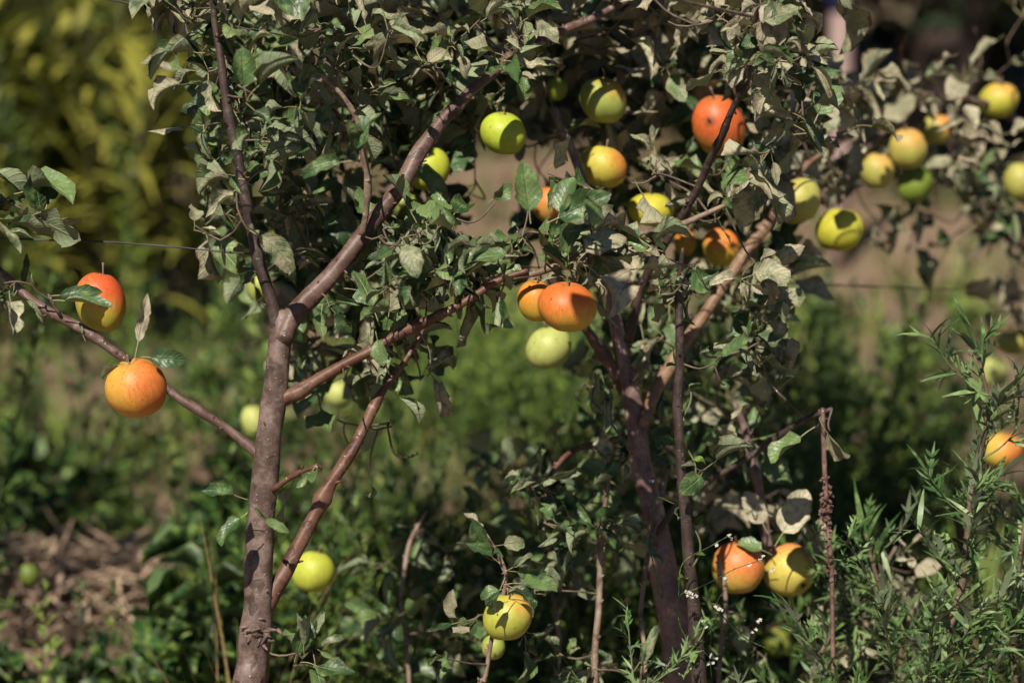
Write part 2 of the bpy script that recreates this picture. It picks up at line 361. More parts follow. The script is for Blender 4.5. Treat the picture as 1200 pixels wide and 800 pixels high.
# ------------------------------------------------------------------ apples
# px, py, width, height, depth, base colour, blush colour, blush direction (x, y towards back, z), blush edge, extra, label
GY, YG, PG = (.34, .40, .085), (.45, .43, .10), (.46, .50, .15)
OR, RD, DO = (.74, .24, .05), (.66, .09, .03), (.78, .34, .09)
AP = [
 (160, 455, 72, 71, 2.80, (.68, .36, .055), (.66, .19, .04), (.6, -.3, .1), .35, (), 'round orange apple hanging below two small leaves on the bare left limb'),
 (118, 355, 60, 72, 2.83, (.48, .42, .05), (.68, .11, .03), (.25, -.2, .95), .2, (), 'red topped apple behind a curled leaf at the far left wire'),
 (665, 360, 70, 59, 2.76, (.56, .42, .05), (.68, .17, .035), (-.2, -.3, .9), .05, (), 'wide flattened orange apple in front of the centre spur'),
 (628, 353, 44, 50, 2.84, (.60, .42, .05), (.75, .25, .03), (0, -.3, .9), .3, (), 'yellow apple half hidden behind the flattened orange one'),
 (643, 408, 55, 52, 3.12, PG, PG, (0, 0, 1), 2, (), 'pale green apple hanging just below the two central apples'),
 (595, 723, 58, 57, 2.86, (.44, .45, .07), DO, (.5, -.2, .6), .95, (), 'small yellow green apple on the low leafy shoot at the bottom'),
 (578, 758, 28, 30, 2.98, GY, GY, (0, 0, 1), 2, (), 'tiny green apple tucked under the low yellow one'),
 (865, 665, 62, 64, 3.08, (.60, .46, .09), (.74, .22, .06), (.3, -.3, .8), -.05, (), 'orange and yellow apple behind a thread of white weed flowers'),
 (925, 668, 62, 63, 3.12, (.60, .50, .10), (.72, .22, .08), (.35, -.1, .9), .2, ('tilt',), 'yellow apple with pink shoulder and dark hollow facing out'),
 (984, 270, 56, 53, 3.32, (.52, .50, .05), DO, (.3, -.2, .5), 1.4, (), 'yellow green apple hanging lowest in the upper right row'),
 (1028, 201, 40, 44, 3.5, YG, DO, (.2, -.3, .9), .9, (), 'small yellow apple beside a dark curled leaf, left of a bigger one'),
 (1064, 175, 45, 50, 3.5, YG, DO, (.1, -.3, .9), .8, (), 'plump yellow apple in the middle of the upper right cluster'),
 (1098, 152, 40, 38, 3.62, YG, OR, (.6, -.3, .6), .5, (), 'yellow and orange apple crossed by a dark leaf shadow'),
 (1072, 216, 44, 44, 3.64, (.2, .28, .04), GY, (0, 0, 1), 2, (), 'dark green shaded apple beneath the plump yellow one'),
 (1170, 118, 46, 43, 3.7, (.50, .48, .06), DO, (.1, -.2, .9), .75, (), 'blushed green apple alone near the upper right corner'),
 (1196, 213, 40, 46, 3.7, YG, DO, (0, 0, 1), 2, (), 'yellow apple cut by the right border below the corner one'),
 (936, 236, 54, 54, 3.2, YG, OR, (-.9, -.2, .3), .7, (), 'yellow apple under leaves by the upper end of the tan limb'),
 (842, 148, 62, 74, 3.16, (.56, .38, .07), (.66, .14, .035), (.1, -.4, .7), -.25, ('spot',), 'red orange apple with a black spot behind a dark twig'),
 (707, 118, 56, 54, 3.08, GY, OR, (.4, -.1, .9), .95, (), 'green apple with orange shoulder high above the centre'),
 (590, 157, 54, 51, 3.0, (.46, .56, .05), GY, (0, 0, 1), 2, (), 'bright green apple half in shade right of the big limb'),
 (502, 198, 52, 54, 3.06, (.50, .56, .05), YG, (0, 0, 1), 2, (), 'bright lime apple touching the underside of the big limb'),
 (707, 196, 56, 50, 3.08, (.56, .48, .07), OR, (.8, -.2, .3), .65, (), 'yellow apple with orange cheek over the centre leaves'),
 (763, 246, 54, 40, 3.16, (.56, .52, .05), YG, (0, 0, 1), 2, (), 'flat yellow apple behind the twig right of centre'),
 (845, 290, 44, 46, 3.22, (.60, .42, .05), OR, (0, -.2, .9), .2, (), 'orange yellow apple behind the lower part of the tan limb'),
 (803, 284, 26, 34, 3.26, (.66, .40, .05), OR, (0, 0, 1), .4, (), 'narrow orange apple peeping out beside a leaf, centre right'),
 (644, 240, 40, 44, 3.2, (.5, .26, .06), OR, (0, -.2, .9), .2, (), 'brownish orange apple in shade behind the central upright leaf'),
 (478, 242, 42, 40, 3.25, GY, YG, (0, 0, 1), 2, (), 'yellow green apple below the lime one behind the limb'),
 (418, 218, 34, 46, 3.25, GY, YG, (0, 0, 1), 2, (), 'green apple hidden behind the short upright twig'),
 (298, 494, 30, 40, 3.7, PG, PG, (0, 0, 1), 2, (), 'blurred pale apple close to the left edge of the grey trunk'),
 (367, 670, 50, 50, 3.2, (.48, .52, .06), YG, (0, 0, 1), 2, (), 'green apple behind the fork of the red brown sucker'),
 (397, 462, 34, 32, 3.8, PG, PG, (0, 0, 1), 2, (), 'blurred pale green apple seen under the middle branch'),
 (303, 338, 26, 34, 3.2, GY, YG, (0, 0, 1), 2, (), 'green apple behind the top of the grey trunk'),
 (1174, 528, 46, 44, 3.75, (.62, .46, .08), OR, (.5, -.3, .3), .3, (), 'orange yellow apple behind the feathery grey green plant'),
 (1186, 402, 36, 30, 3.9, YG, YG, (0, 0, 1), 2, (), 'yellow apple under the pale dry leaves at the right border'),
 (1163, 437, 40, 38, 4.4, PG, PG, (0, 0, 1), 2, (), 'faint pale apple far behind the tip of the feathery plant'),
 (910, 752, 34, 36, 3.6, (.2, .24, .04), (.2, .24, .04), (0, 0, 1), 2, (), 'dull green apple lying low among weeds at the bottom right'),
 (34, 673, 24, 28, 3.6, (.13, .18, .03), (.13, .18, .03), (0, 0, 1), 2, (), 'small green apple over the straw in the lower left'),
 (652, 105, 26, 28, 3.2, (.35, .45, .05), GY, (0, 0, 1), 2, (), 'small dark green apple left of the orange shouldered one'),
]
def apple_mat(i, base, blush, bd, edge, spot):
    m, n, b = newmat('apple_skin'); tc = nd(n, 'ShaderNodeTexCoord'); ob = tc.outputs['Object']
    vm = nd(n, 'ShaderNodeVectorMath', operation='NORMALIZE'); n.links.new(ob, vm.inputs[0])
    dt = nd(n, 'ShaderNodeVectorMath', operation='DOT_PRODUCT'); n.links.new(vm.outputs[0], dt.inputs[0]); dt.inputs[1].default_value = tuple(norm(np.array(bd, float)))
    mp = nd(n, 'ShaderNodeMapping'); n.links.new(vm.outputs[0], mp.inputs[0]); mp.inputs['Scale'].default_value = (9, 9, 1.1); mp.inputs['Location'].default_value = (i * 3.1, i, 0)
    strk = noise(n, mp.outputs[0], 1.6, 5, .65)
    f = mth(n, 'ADD', dt.outputs['Value'], mth(n, 'MULTIPLY', mth(n, 'SUBTRACT', strk, .5), .9))
    f = mth(n, 'ADD', f, mth(n, 'MULTIPLY', mth(n, 'SUBTRACT', noise(n, ob, 30 + i, 4), .5), .6))
    col = mixc(n, sstep(n, f, edge - .6, edge + .7), base, blush)
    col = mixc(n, mth(n, 'MULTIPLY', mth(n, 'MULTIPLY', sstep(n, strk, .52, .66), .55), sstep(n, f, edge - .5, edge + .3)), col, tuple(x * k_ for x, k_ in zip(blush, (.88, .5, .6))))
    vo = nd(n, 'ShaderNodeTexVoronoi'); vo.inputs['Scale'].default_value = 230; n.links.new(ob, vo.inputs['Vector'])
    dots = mth(n, 'SUBTRACT', 1, sstep(n, vo.outputs['Distance'], .08, .2))
    col = mixc(n, mth(n, 'MULTIPLY', dots, .35), col, (.7, .55, .3))
    # brown blemishes
    bl = mth(n, 'MAXIMUM', sstep(n, noise(n, ob, 75, 2, .4), .72, .78), sstep(n, noise(n, ob, 260, 2, .4), .73, .78))
    col = mixc(n, mth(n, 'MULTIPLY', bl, .8), col, (.09, .045, .02))
    if spot:
        ds = nd(n, 'ShaderNodeVectorMath', operation='DISTANCE'); n.links.new(ob, ds.inputs[0]); ds.inputs[1].default_value = (-.012, -.029, .016)
        dd = mth(n, 'ADD', ds.outputs['Value'], mth(n, 'MULTIPLY', noise(n, ob, 160, 4), .007))
        col = mixc(n, mth(n, 'MULTIPLY', mth(n, 'SUBTRACT', 1, sstep(n, dd, .008, .014)), .6), col, (.2, .06, .02))
        col = mixc(n, mth(n, 'SUBTRACT', 1, sstep(n, dd, .0055, .0085)), col, (.03, .014, .01))
    # russet near the stalk hollow
    sz = nd(n, 'ShaderNodeSeparateXYZ'); n.links.new(vm.outputs[0], sz.inputs[0])
    col = mixc(n, mth(n, 'MULTIPLY', sstep(n, mth(n, 'ADD', sz.outputs[2], mth(n, 'MULTIPLY', strk, .15)), .95, 1.1), .5), col, (.22, .16, .06))
    col = mixc(n, 1, col, ramp(n, noise(n, ob, 120, 5, .7), [(.3, (.76, .72, .68)), (.65, (.94, .94, .94))]), 'MULTIPLY')
    n.links.new(col, b.inputs['Base Color']); b.inputs['Roughness'].default_value = .36; b.inputs['Specular IOR Level'].default_value = .42
    inp(n, b.inputs['Roughness'], mth(n, 'ADD', .40, mth(n, 'MULTIPLY', noise(n, ob, 90, 4), .22)))
    b.inputs['Subsurface Weight'].default_value = .04; b.inputs['Subsurface Radius'].default_value = (.006, .004, .001)
    bump(n, b, mth(n, 'ADD', noise(n, ob, 55, 3), mth(n, 'MULTIPLY', dots, .1)), .16, .002)
    return m
APW = []
def make_apple(i, a):
    px, py, w_, h_, d, base, blush, bd, edge, ex, label = a
    k = K * d; rw, rh = w_ * k / 2, h_ * k / 2; c = P(px, py, d); rng = RS(100 + i)
    nu, nv = 40, 30; th = np.linspace(0, np.pi, nv + 1); ph = np.arange(nu) / nu * 2 * np.pi
    V = []; lob = rng.uniform(.02, .055); p0 = rng.uniform(0, 6)
    asy = rng.uniform(-.1, .1)
    for t in th:
        r = math.sin(t) ** 1.0 * (1 + .04 * math.cos(t)) if 0 < t < np.pi - 1e-6 else 0
        z = math.cos(t)
        z -= .20 * math.exp(-(t / .17) ** 2) if t < 1.6 else 0
        z += .20 * math.exp(-((np.pi - t) / .30) ** 2) if t > 1.6 else 0
        for p in ph:
            q = 1 + lob * math.cos(5 * p + p0) * (.3 + .7 * max(0, -math.cos(t))) + asy * math.cos(p) * math.cos(t)
            V.append((r * q * math.cos(p) * rw, r * q * math.sin(p) * rw, z * rh))
    V = np.array(V); V[:, 2] += rh * (asy * .8) * V[:, 0] / rw
    ii, jj = np.meshgrid(np.arange(nv), np.arange(nu), indexing='ij'); j2 = (jj + 1) % nu
    F = np.stack([ii * nu + jj, (ii + 1) * nu + jj, (ii + 1) * nu + j2, ii * nu + j2], -1).reshape(-1, 4)
    mb = MB(); mb.add(V, F)
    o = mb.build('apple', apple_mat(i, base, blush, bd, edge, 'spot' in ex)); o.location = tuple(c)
    tilt = (R(70), 0, R(-25)) if 'tilt' in ex else (R(rng.uniform(-14, 10)), R(rng.uniform(-14, 14)), 0)
    if 'tilt' in ex: tilt = (R(-62), R(0), R(38))
    o.rotation_euler = tilt
    tag(o, label, 'apple', 'apples hanging in the orchard trees')
    st = MB(); t = np.linspace(0, 1, 6)[:, None]; le = rng.uniform(.006, .012); bx = rng.uniform(-.4, .4, 2)
    tube(st, np.hstack([t * t * le * bx[0], t * t * le * bx[1], rh * .66 + t * (rh * .34 + le)]), [.0013, .0011, .001, .001, .0012, .0017], 6)
    st.build('stalk', M_TWIG, o)
    ca = MB()
    for q in range(5):
        an = q * 1.2566; v, f, u, s = blade(.0065, .0018, -.5, 3, an, pitch=-.9, pos=(0, 0, -rh * .79)); ca.add(v, f)
    ca.build('calyx', M_DARKB, o)
    APW.append((c, max(rw, rh), px, py, max(w_, h_) / 2, d))
for i, a in enumerate(AP): make_apple(i, a)

# ------------------------------------------------------------------ trees: hand placed limbs, then foliage that connects to them
def pxc(rows, d0, d1=None):
    d1 = d0 if d1 is None else d1; n = len(rows)
    return np.array([[*P(x, y, d0 + (d1 - d0) * i / (n - 1)), r * .92 * K * (d0 + (d1 - d0) * i / (n - 1))] for i, (x, y, r) in enumerate(rows)])
CLEAR = []    # (points px, radius, depth, shield from sun)
class Tree:
    def __init__(s, name, base, label, cat, seed, group=None):
        s.root = empty(name, base); s.base = np.array(base, float); tag(s.root, label, cat, group); s.rng = RS(seed)
        s.sk = np.zeros((0, 3)); s.sid = np.zeros(0, int); s.br = []; s.fol = []; s.twg = []
    def limb(s, rows, d0, d1, mat, name='branch', sides=10, rough=.05, knots=6, clear=0, label=None, step=.006, world=None, extra=None):
        p = pxc(rows, d0, d1) if world is None else np.array(world)
        c = spline(p, step); wob = s.rng.randn(len(c) // 8 + 3, 3) * .0012
        li = np.linspace(0, len(wob) - 1.001, len(c)); i0 = li.astype(int); c[:, :3] += wob[i0] * (1 - (li - i0))[:, None] + wob[i0 + 1] * (li - i0)[:, None]
        mb = MB(); tube(mb, c[:, :3], c[:, 3], sides, rough, s.rng, knots=knots)
        # buds and cut stubs
        L = len(c)
        for _ in range(int(L * step / .035)):
            q = s.rng.randint(2, L - 2); dr = norm(s.rng.randn(3)); T = norm(c[q + 1, :3] - c[q - 1, :3]); dr = norm(dr - T * (dr @ T)) * .8 + T * .6
            ln = c[q, 3] * 1.0 + s.rng.uniform(.002, .005); a0 = c[q, :3] + dr * c[q, 3] * .3
            tube(mb, np.array([a0, a0 + dr * ln * .6, a0 + dr * ln]), [.0022, .0018, .0009], 6)
        if extra: extra(mb, c)
        o = mb.build(name, mat, s.root, s.base)
        if label: o['label'] = label
        idx = len(s.br); s.br.append(o); s.fol.append(MB()); s.twg.append(MB())
        sub = c[::3, :3]; s.sk = np.vstack([s.sk, sub]); s.sid = np.concatenate([s.sid, np.full(len(sub), idx)])
        if clear: CLEAR.append((proj(c[::4, :3]), clear, c[::4, :3], c[::4, 3]))
        return idx
    def clusters(s, pts, dry=.3, size=.045, nl=(5, 9), keep=1.0, up=None, lo=False, maxd=.5, whip=.5):
        """pts (n,3): leaf rosettes; each is tied by a curved twig to the nearest wood already there"""
        rng = s.rng; pts = np.asarray(pts)
        dm = np.array([np.min(np.linalg.norm(s.sk - p, axis=1)) for p in pts]); pts = pts[np.argsort(dm)]
        for p in pts:
            dd = np.linalg.norm(s.sk - p, axis=1); q = int(np.argmin(dd)); b = s.sid[q]; a0 = s.sk[q]
            if dd[q] > maxd: continue
            dirn = norm(p - a0 + rng.randn(3) * .01); mid = (a0 + p) / 2 + rng.randn(3) * .12 * dd[q] + np.array([0, 0, -.06 * dd[q]])
            c = spline(np.array([a0, mid, p]), max(.006, dd[q] / 8)); rad = np.linspace(.0010 + .005 * min(dd[q], .25), .0010, len(c))
            if any(blocked(c[q_, :3], .001, rng, hard=True) for q_ in range(1, len(c), 2)): continue
            s.fol[b].mi = 1; tube(s.fol[b], c, rad, 6, .08, rng, cap=False, knots=2); s.fol[b].mi = 0
            s.sk = np.vstack([s.sk, c[2::2]]); s.sid = np.concatenate([s.sid, np.full(len(c[2::2]), b)])
            ax = norm(dirn * .6 + rng.randn(3) * .5 + np.array([0, -.15, .35])); k = rng.randint(*nl); az = rng.uniform(0, 6.28)
            s1 = norm(np.cross(ax, rng.randn(3))); s2 = np.cross(ax, s1)
            cd_ = np.clip(dry + rng.uniform(-.35, .35), 0, 1)
            for l in range(k):
                az += 2.4 + rng.uniform(-.3, .3); el = rng.uniform(.1, 1.1)
                d = norm((s1 * math.cos(az) + s2 * math.sin(az)) * math.cos(el) + ax * math.sin(el) + np.array([0, 0, -.25]) * rng.rand())
                L = size * rng.uniform(.4, 1.35); org = p + ax * rng.uniform(-.012, .008)
                s.leaf(b, org, d, L, rng.normal(0, .6), np.clip(cd_ + rng.uniform(-.25, .25), 0, 1), upv=ax * .5 + np.array([-.1, -.35, .8]), lo=lo)
    def leaf(s, b, org, d, L, roll, dry, rnd=None, upv=(0, 0, 1), lo=False, force=False, tmpl=None):
        rng = s.rng; cen = org + d * L * .8
        if not force and (blocked(cen, L * .35, rng) or blocked(org + d * L * 1.3, L * .2, rng)): return
        lib = LEAVES_LO if lo else LEAVES; t = lib[rng.randint(len(lib))] if tmpl is None else lib[tmpl]
        s.fol[b].inst(t, (frame(d, roll, norm(np.array(upv))) * L)[None], org[None], [rng.rand() if rnd is None else rnd], [dry])
    def finish(s, mat=None):
        for o, f, t in zip(s.br, s.fol, s.twg):
            f.build('foliage', [M_LEAF, M_TWIGD], o, s.base)
WINDOWS = []
def blocked(c, r, rng, hard=False):
    x, y, d = proj(c)[0]; rp = r / (K * d)
    if hard and rng.rand() < .7 and any(0 < (c - ac) @ S < .5 and np.linalg.norm((c - ac) - S * ((c - ac) @ S)) < ar * .8 for (ac, ar, ax, ay, ap, ad) in APW): return True
    if hard: return any(d < ad and math.hypot(x - ax, y - ay) < ap + 1 for (ac, ar, ax, ay, ap, ad) in APW) or any(np.any((np.hypot(pp[:, 0] - x, pp[:, 1] - y) < cr * .8) & (d < pp[:, 2] - .03)) for (pp, cr, pw, prd) in CLEAR if cr > 5)
    for (x0, y0, x1, y1, dm, pr) in WINDOWS:
        if x0 < x < x1 and y0 < y < y1 and d < dm and rng.rand() < pr: return True
    for (ac, ar, ax, ay, ap, ad) in APW:
        v = c - ac; t = v @ S
        if d < ad + ar * .6 and math.hypot(x - ax, y - ay) < ap + rp * .7: return rng.rand() < (.95 if ap > 28.5 else .66)
        if 0 < t < .9 and np.linalg.norm(v - S * t) < ar * .85 + r * .7: return rng.rand() < (.88 if ap > 28.5 else .7)
    for (pp, cr, pw, prd) in CLEAR:
        dx = np.hypot(pp[:, 0] - x, pp[:, 1] - y); q = int(np.argmin(dx))
        if d < pp[q, 2] + .02 and dx[q] < cr + rp * .6: return rng.rand() < .97
        v = c - pw; t = v @ S; pe = np.linalg.norm(v - t[:, None] * S, axis=1)
        if np.any((t > 0) & (t < .7) & (pe < prd + r * .4)): return rng.rand() < .85
    return False
def zone(rng, x0, y0, x1, y1, n, d0, d1):
    return np.array([P(rng.uniform(x0, x1), rng.uniform(y0, y1), rng.uniform(d0, d1)) for _ in range(n)])
rz = RS(77)
WINDOWS += [(535, 180, 585, 285, 9, .93), (560, 180, 640, 235, 9, .6), (0, 0, 150, 180, 9, 1), (110, 120, 225, 330, 9, .9), (640, 140, 690, 215, 9, .4),
            (930, 330, 1140, 800, 9, 1), (480, 430, 690, 520, 9, .75), (0, 400, 280, 800, 9, .95), (380, 470, 480, 640, 9, .5), (300, 0, 420, 10, 9, 0)]

# --- the grey-trunked tree in focus
def scar(mb, c):
    rg = RS(3)
    for k in range(26):   # torn bark lip around the graft scar
        a = rg.uniform(-2.9, .1); base = P(303 + rg.normal(0, 8), 738 + rg.normal(0, 8), 2.8 - .018 + rg.uniform(0, .006)); v = norm(np.array([rg.normal(0, 1), -.5, rg.normal(0, .6)]))
        tube(mb, np.array([base, base + v * .006, base + v * rg.uniform(.010, .018)]), [.0035, .0028, .001], 5)
A = Tree('apple_tree', P(285, 830, 2.8) * [1, 1, 0] + [0, 0, 0], 'apple tree with a sharp grey purple trunk dividing into dark and shiny limbs', 'tree', 11)
tb = P(285, 830, 2.8); zt = tb[2]
trw = [[tb[0] - .02, tb[1] + .03, -.03, .030], [tb[0] - .012, tb[1] + .015, zt * .5, .024]] + pxc([(290, 815, 21), (296, 775, 20), (300, 742, 22), (302, 715, 18.5), (303, 680, 17), (306, 600, 16.3), (313, 530, 16), (323, 465, 15.2), (328, 420, 14.5), (330, 384, 14), (331, 366, 9)], 2.8).tolist()
A.limb(None, 0, 0, M_TRUNK, 'trunk', 20, .035, 9, clear=15, world=trw, extra=scar)
A.limb([(326, 400, 8), (320, 360, 8.5), (304, 310, 8), (292, 262, 7.5), (283, 215, 7), (272, 150, 6.5), (263, 95, 5.5), (256, 40, 4.5), (250, -20, 3.5)], 2.8, 2.78, M_DARKB, clear=3, label='dark upright leader with peeling bark')
A.limb([(331, 400, 11), (339, 378, 12.5), (354, 357, 12), (390, 320, 11), (427, 272, 10.5), (470, 215, 10.5), (492, 178, 10), (513, 150, 9.5), (535, 125, 8)], 2.79, 2.86, M_LIMB, clear=17, sides=14, rough=.07, label='thick glossy brown limb rising to the right')
A.limb([(530, 132, 8), (560, 100, 7), (598, 66, 6.5), (640, 46, 6), (700, 20, 5), (760, -15, 4)], 2.855, 3.0, M_LIMB, label='upper end of the thick limb vanishing into leaves')
A.limb([(316, 478, 13), (334, 466, 9.5), (352, 459, 8), (375, 443, 7.5), (420, 417, 7), (470, 392, 7), (515, 370, 6), (548, 352, 5), (585, 330, 4.5), (620, 318, 3.5)], 2.80, 2.80, M_RED, clear=7, label='red brown branch reaching across the middle')
A.limb([(600, 326, 3), (640, 318, 4), (690, 294, 4.5), (745, 276, 4.5), (800, 263, 4), (850, 240, 3)], 2.80, 2.84, M_TWIG, label='grey brown branch tip above the central apples')
A.limb([(311, 716, 12), (322, 692, 11), (340, 660, 10.5), (362, 615, 9), (385, 572, 8), (408, 530, 7.5), (430, 492, 6.5), (447, 460, 5), (468, 432, 4), (488, 400, 3), (500, 370, 2)], 2.80, 2.88, M_RED, clear=9, sides=12, rough=.09, label='red brown sucker rising from the base of the trunk')
A.limb([(310, 542, 10), (296, 526, 7), (270, 503, 5.5), (235, 480, 5.5), (205, 462, 5.5), (165, 432, 5), (130, 408, 6), (95, 385, 7), (62, 367, 6), (30, 346, 6), (0, 320, 5), (-45, 290, 4)], 2.80, 2.80, M_LIMB, clear=5, label='nearly bare brown limb drooping in from the left')
A.limb([(72, 370, 2), (66, 358, 2), (58, 346, 1.6)], 2.79, 2.775, M_TWIGD, sides=6, knots=2)
A.limb([(424, 276, 4.5), (431, 245, 4), (431, 215, 4), (428, 180, 3.5), (421, 145, 3.5), (403, 115, 3), (375, 90, 2.5)], 2.81, 2.74, M_TWIG, clear=3)
A.limb([(318, 572, 3.5), (336, 562, 3.5), (355, 553, 3), (372, 547, 2.5)], 2.79, 2.76, M_RED)
# hand placed leaves round the left fruit: (origin px, dir px, depth, length px, roll, dry, template)
def hand(T, b, lst):
    for (x, y, dx, dy, dz, d, L, roll, dry, rnd, *tm) in lst:
        o = P(x, y, d); v = norm(RT * dx - UP * dy + FW * dz); T.leaf(b, o, v, L * K * d / 1.25, roll, dry, rnd, upv=(-.1, -.7, .7), force=True, tmpl=tm[0] if tm else None)
hand(A, 5, [(158, 420, .22, -1, .0, 2.79, 72, .5, .9, .8, 40), (165, 418, 1, .05, -.2, 2.78, 52, .3, .05, .3, 41), (155, 424, -1, .3, -.2, 2.79, 40, .2, .2, .8),
            (58, 347, 1, -.12, -.1, 2.78, 62, .2, .05, .3, 42), (62, 352, 1, -.05, -.15, 2.765, 72, -.5, .1, .6, 42), (100, 400, -.3, -1, .1, 2.79, 26, .4, .3, .5),
            (28, 345, .6, .6, -.2, 2.79, 46, .2, .2, .4), (20, 340, -.3, .8, -.2, 2.79, 40, .6, .2, .1), (25, 345, .2, -1, -.2, 2.8, 46, .6, .2, .3), (30, 330, -.8, .9, 0, 2.8, 50, .6, .2, .3)])
A.clusters(zone(rz, -60, 195, 70, 285, 7, 2.74, 2.84), .2, .055, (3, 6)); A.clusters(zone(rz, -30, 310, 50, 370, 5, 2.74, 2.86), .25, .035, (4, 6))
hand(A, 1, [(215, 45, -1, .6, -.2, 2.7, 56, .3, .05, .1), (235, 95, -1, .25, -.2, 2.72, 60, 1.3, .9, .6), (240, 62, -1, .2, -.2, 2.74, 60, .3, .05, .2)])
A.clusters(zone(rz, 215, 0, 420, 130, 30, 2.66, 3.0), .3, .045); A.clusters(zone(rz, 235, 110, 420, 330, 22, 2.68, 2.98), .15, .045)
A.clusters(zone(rz, 255, 10, 560, 330, 64, 2.98, 3.3), .12, .054, (6, 10)); A.clusters(zone(rz, 215, 60, 260, 290, 7, 2.7, 2.85), .35, .038, (4, 7))
A.clusters(zone(rz, 400, 0, 640, 110, 40, 2.72, 3.15), .5, .046); A.clusters(zone(rz, 420, 110, 520, 260, 10, 2.95, 3.3), .3, .046)
A.clusters(zone(rz, 400, 0, 680, 90, 24, 3.1, 3.5), .3, .05, (6, 10))
A.clusters(zone(rz, 445, 275, 640, 350, 30, 2.68, 2.88), .12, .046); A.clusters(zone(rz, 600, 195, 720, 330, 26, 2.66, 2.9), .2, .05)
A.clusters(zone(rz, 460, 240, 560, 300, 8, 2.7, 2.85), .15, .05, (3, 6)); A.clusters(zone(rz, 640, 270, 900, 330, 16, 2.7, 2.95), .45, .048)
A.clusters(zone(rz, 380, 330, 520, 460, 14, 2.74, 2.95), .3, .036, (3, 6)); A.clusters(zone(rz, 370, 470, 540, 560, 6, 2.8, 3.0), .4, .034, (3, 6))
A.clusters(zone(rz, 330, 140, 500, 320, 30, 3.06, 3.34), .1, .055, (7, 11)); A.clusters(zone(rz, 420, 230, 600, 345, 18, 2.68, 2.85), .2, .042, (5, 8)); A.clusters(zone(rz, 340, 380, 470, 470, 10, 2.95, 3.2), .15, .045)
A.clusters(zone(rz, 345, 340, 480, 440, 16, 3.0, 3.3), .1, .05, (5, 9))
A.clusters(zone(rz, 200, -420, 640, -10, 70, 2.7, 3.2), .35, .065, (6, 10), lo=True)
hand(A, 2, [(622, 262, -.12, -1, -.1, 2.68, 74, .25, .02, .8, 43), (652, 262, .25, -1, 0, 2.7, 60, -.3, .1, .6, 41), (640, 262, 1, -.45, -.1, 2.7, 84, .3, .02, .3, 43), (608, 300, -1, -.1, -.1, 2.68, 66, .3, .02, .7, 41)])
A.clusters(zone(rz, 440, 395, 510, 450, 7, 2.8, 2.95), .2, .045, (5, 8))
hand(A, 3, [(440, 388, .2, 1, -.3, 2.74, 40, .1, .25, .9), (445, 382, -.3, -1, -.1, 2.75, 66, .3, .2, .7), (452, 384, .35, -1, 0, 2.76, 60, 1, .7, .5), (500, 430, .4, .6, -.2, 2.9, 70, .1, .9, .2)])
A.clusters(np.array([P(292, 592, 2.74), P(372, 545, 2.74), P(355, 770, 2.76), P(365, 760, 2.78)]), .1, .036, (5, 8))
hand(A, 0, [(290, 600, -.7, .8, -.2, 2.74, 52, .3, .02, .4), (290, 585, -.9, -.25, -.2, 2.74, 50, .3, .02, .4), (304, 604, .9, .5, -.2, 2.74, 40, .2, .3, .9, 42), (296, 590, .7, .9, -.2, 2.74, 30, .2, .1, .9), (345, 775, .2, -1, 0, 2.76, 60, .8, .1, .5),
            (345, 560, -.15, 1, .1, 2.86, 66, 1.2, .95, .5)])
A.finish()

# --- the softer tree behind right
B = Tree('apple_tree', P(800, 830, 3.1) * [1, 1, 0], 'apple tree with a slanting mauve trunk forking into a reddish and a tan limb', 'tree', 23)
tb = P(800, 830, 3.1); zt = tb[2]
B.limb(None, 0, 0, M_TRUNKB, 'trunk', 18, .05, 10, clear=0, world=[[tb[0] + .05, tb[1], -.03, .035], [tb[0] + .02, tb[1], zt * .5, .029]] + pxc([(802, 815, 24), (796, 765, 22), (785, 705, 19), (771, 640, 17), (760, 585, 14), (752, 540, 13), (746, 500, 13), (738, 455, 11), (728, 410, 9), (720, 370, 8), (710, 325, 8), (699, 280, 7), (688, 230, 6.5), (672, 180, 6), (657, 150, 5.5), (647, 125, 5)], 3.1, 3.04).tolist())
CLEAR.append((np.array([[752, 540, 3.1], [745, 500, 3.1], [728, 410, 3.1], [718, 370, 3.1], [712, 340, 3.1], [672, 180, 3.05], [657, 150, 3.05], [760, 580, 3.1], [712, 340, 3.1], [722, 385, 3.1]]), 15, np.zeros((1, 3)), np.zeros(1)))
B.limb([(746, 480, 7), (728, 448, 8), (700, 408, 7.5), (682, 382, 6), (660, 352, 5), (640, 320, 4)], 3.1, 3.0, M_LIMB, clear=12)
B.limb([(752, 500, 7), (772, 450, 8.5), (795, 412, 8.5), (822, 374, 8), (850, 330, 8), (880, 288, 8), (905, 255, 7.5), (925, 222, 5.5), (948, 192, 3.5), (965, 178, 2.5)], 3.06, 3.24, M_TAN, clear=17, label='sunlit tan limb rising to the upper right')
B.limb([(640, 560, 3), (665, 533, 3.5), (695, 520, 3.5), (735, 512, 4)], 3.02, 3.08, M_RED)
B.limb([(770, 625, 4), (800, 588, 4), (835, 560, 4), (880, 532, 4), (915, 508, 4), (945, 492, 3.5), (975, 480, 3)], 3.05, 2.95, M_DARKB)
B.limb([(862, 470, 4), (878, 520, 5), (889, 575, 6), (898, 632, 6), (905, 650, 4)], 3.15, 3.16, M_TRUNKB)
B.limb([(893, -20, 3), (886, 20, 3.5), (880, 60, 4), (874, 100, 4), (855, 138, 4.5), (838, 175, 5), (820, 215, 5), (795, 260, 5), (755, 330, 5.5), (735, 400, 6)], 2.72, 3.02, M_DARKB, clear=3, label='dark thin twig crossing the red apple')
B.limb([(755, 790, 2.5), (752, 720, 3), (757, 660, 3), (770, 610, 3), (782, 550, 3)], 2.95, 3.05, M_TWIG)
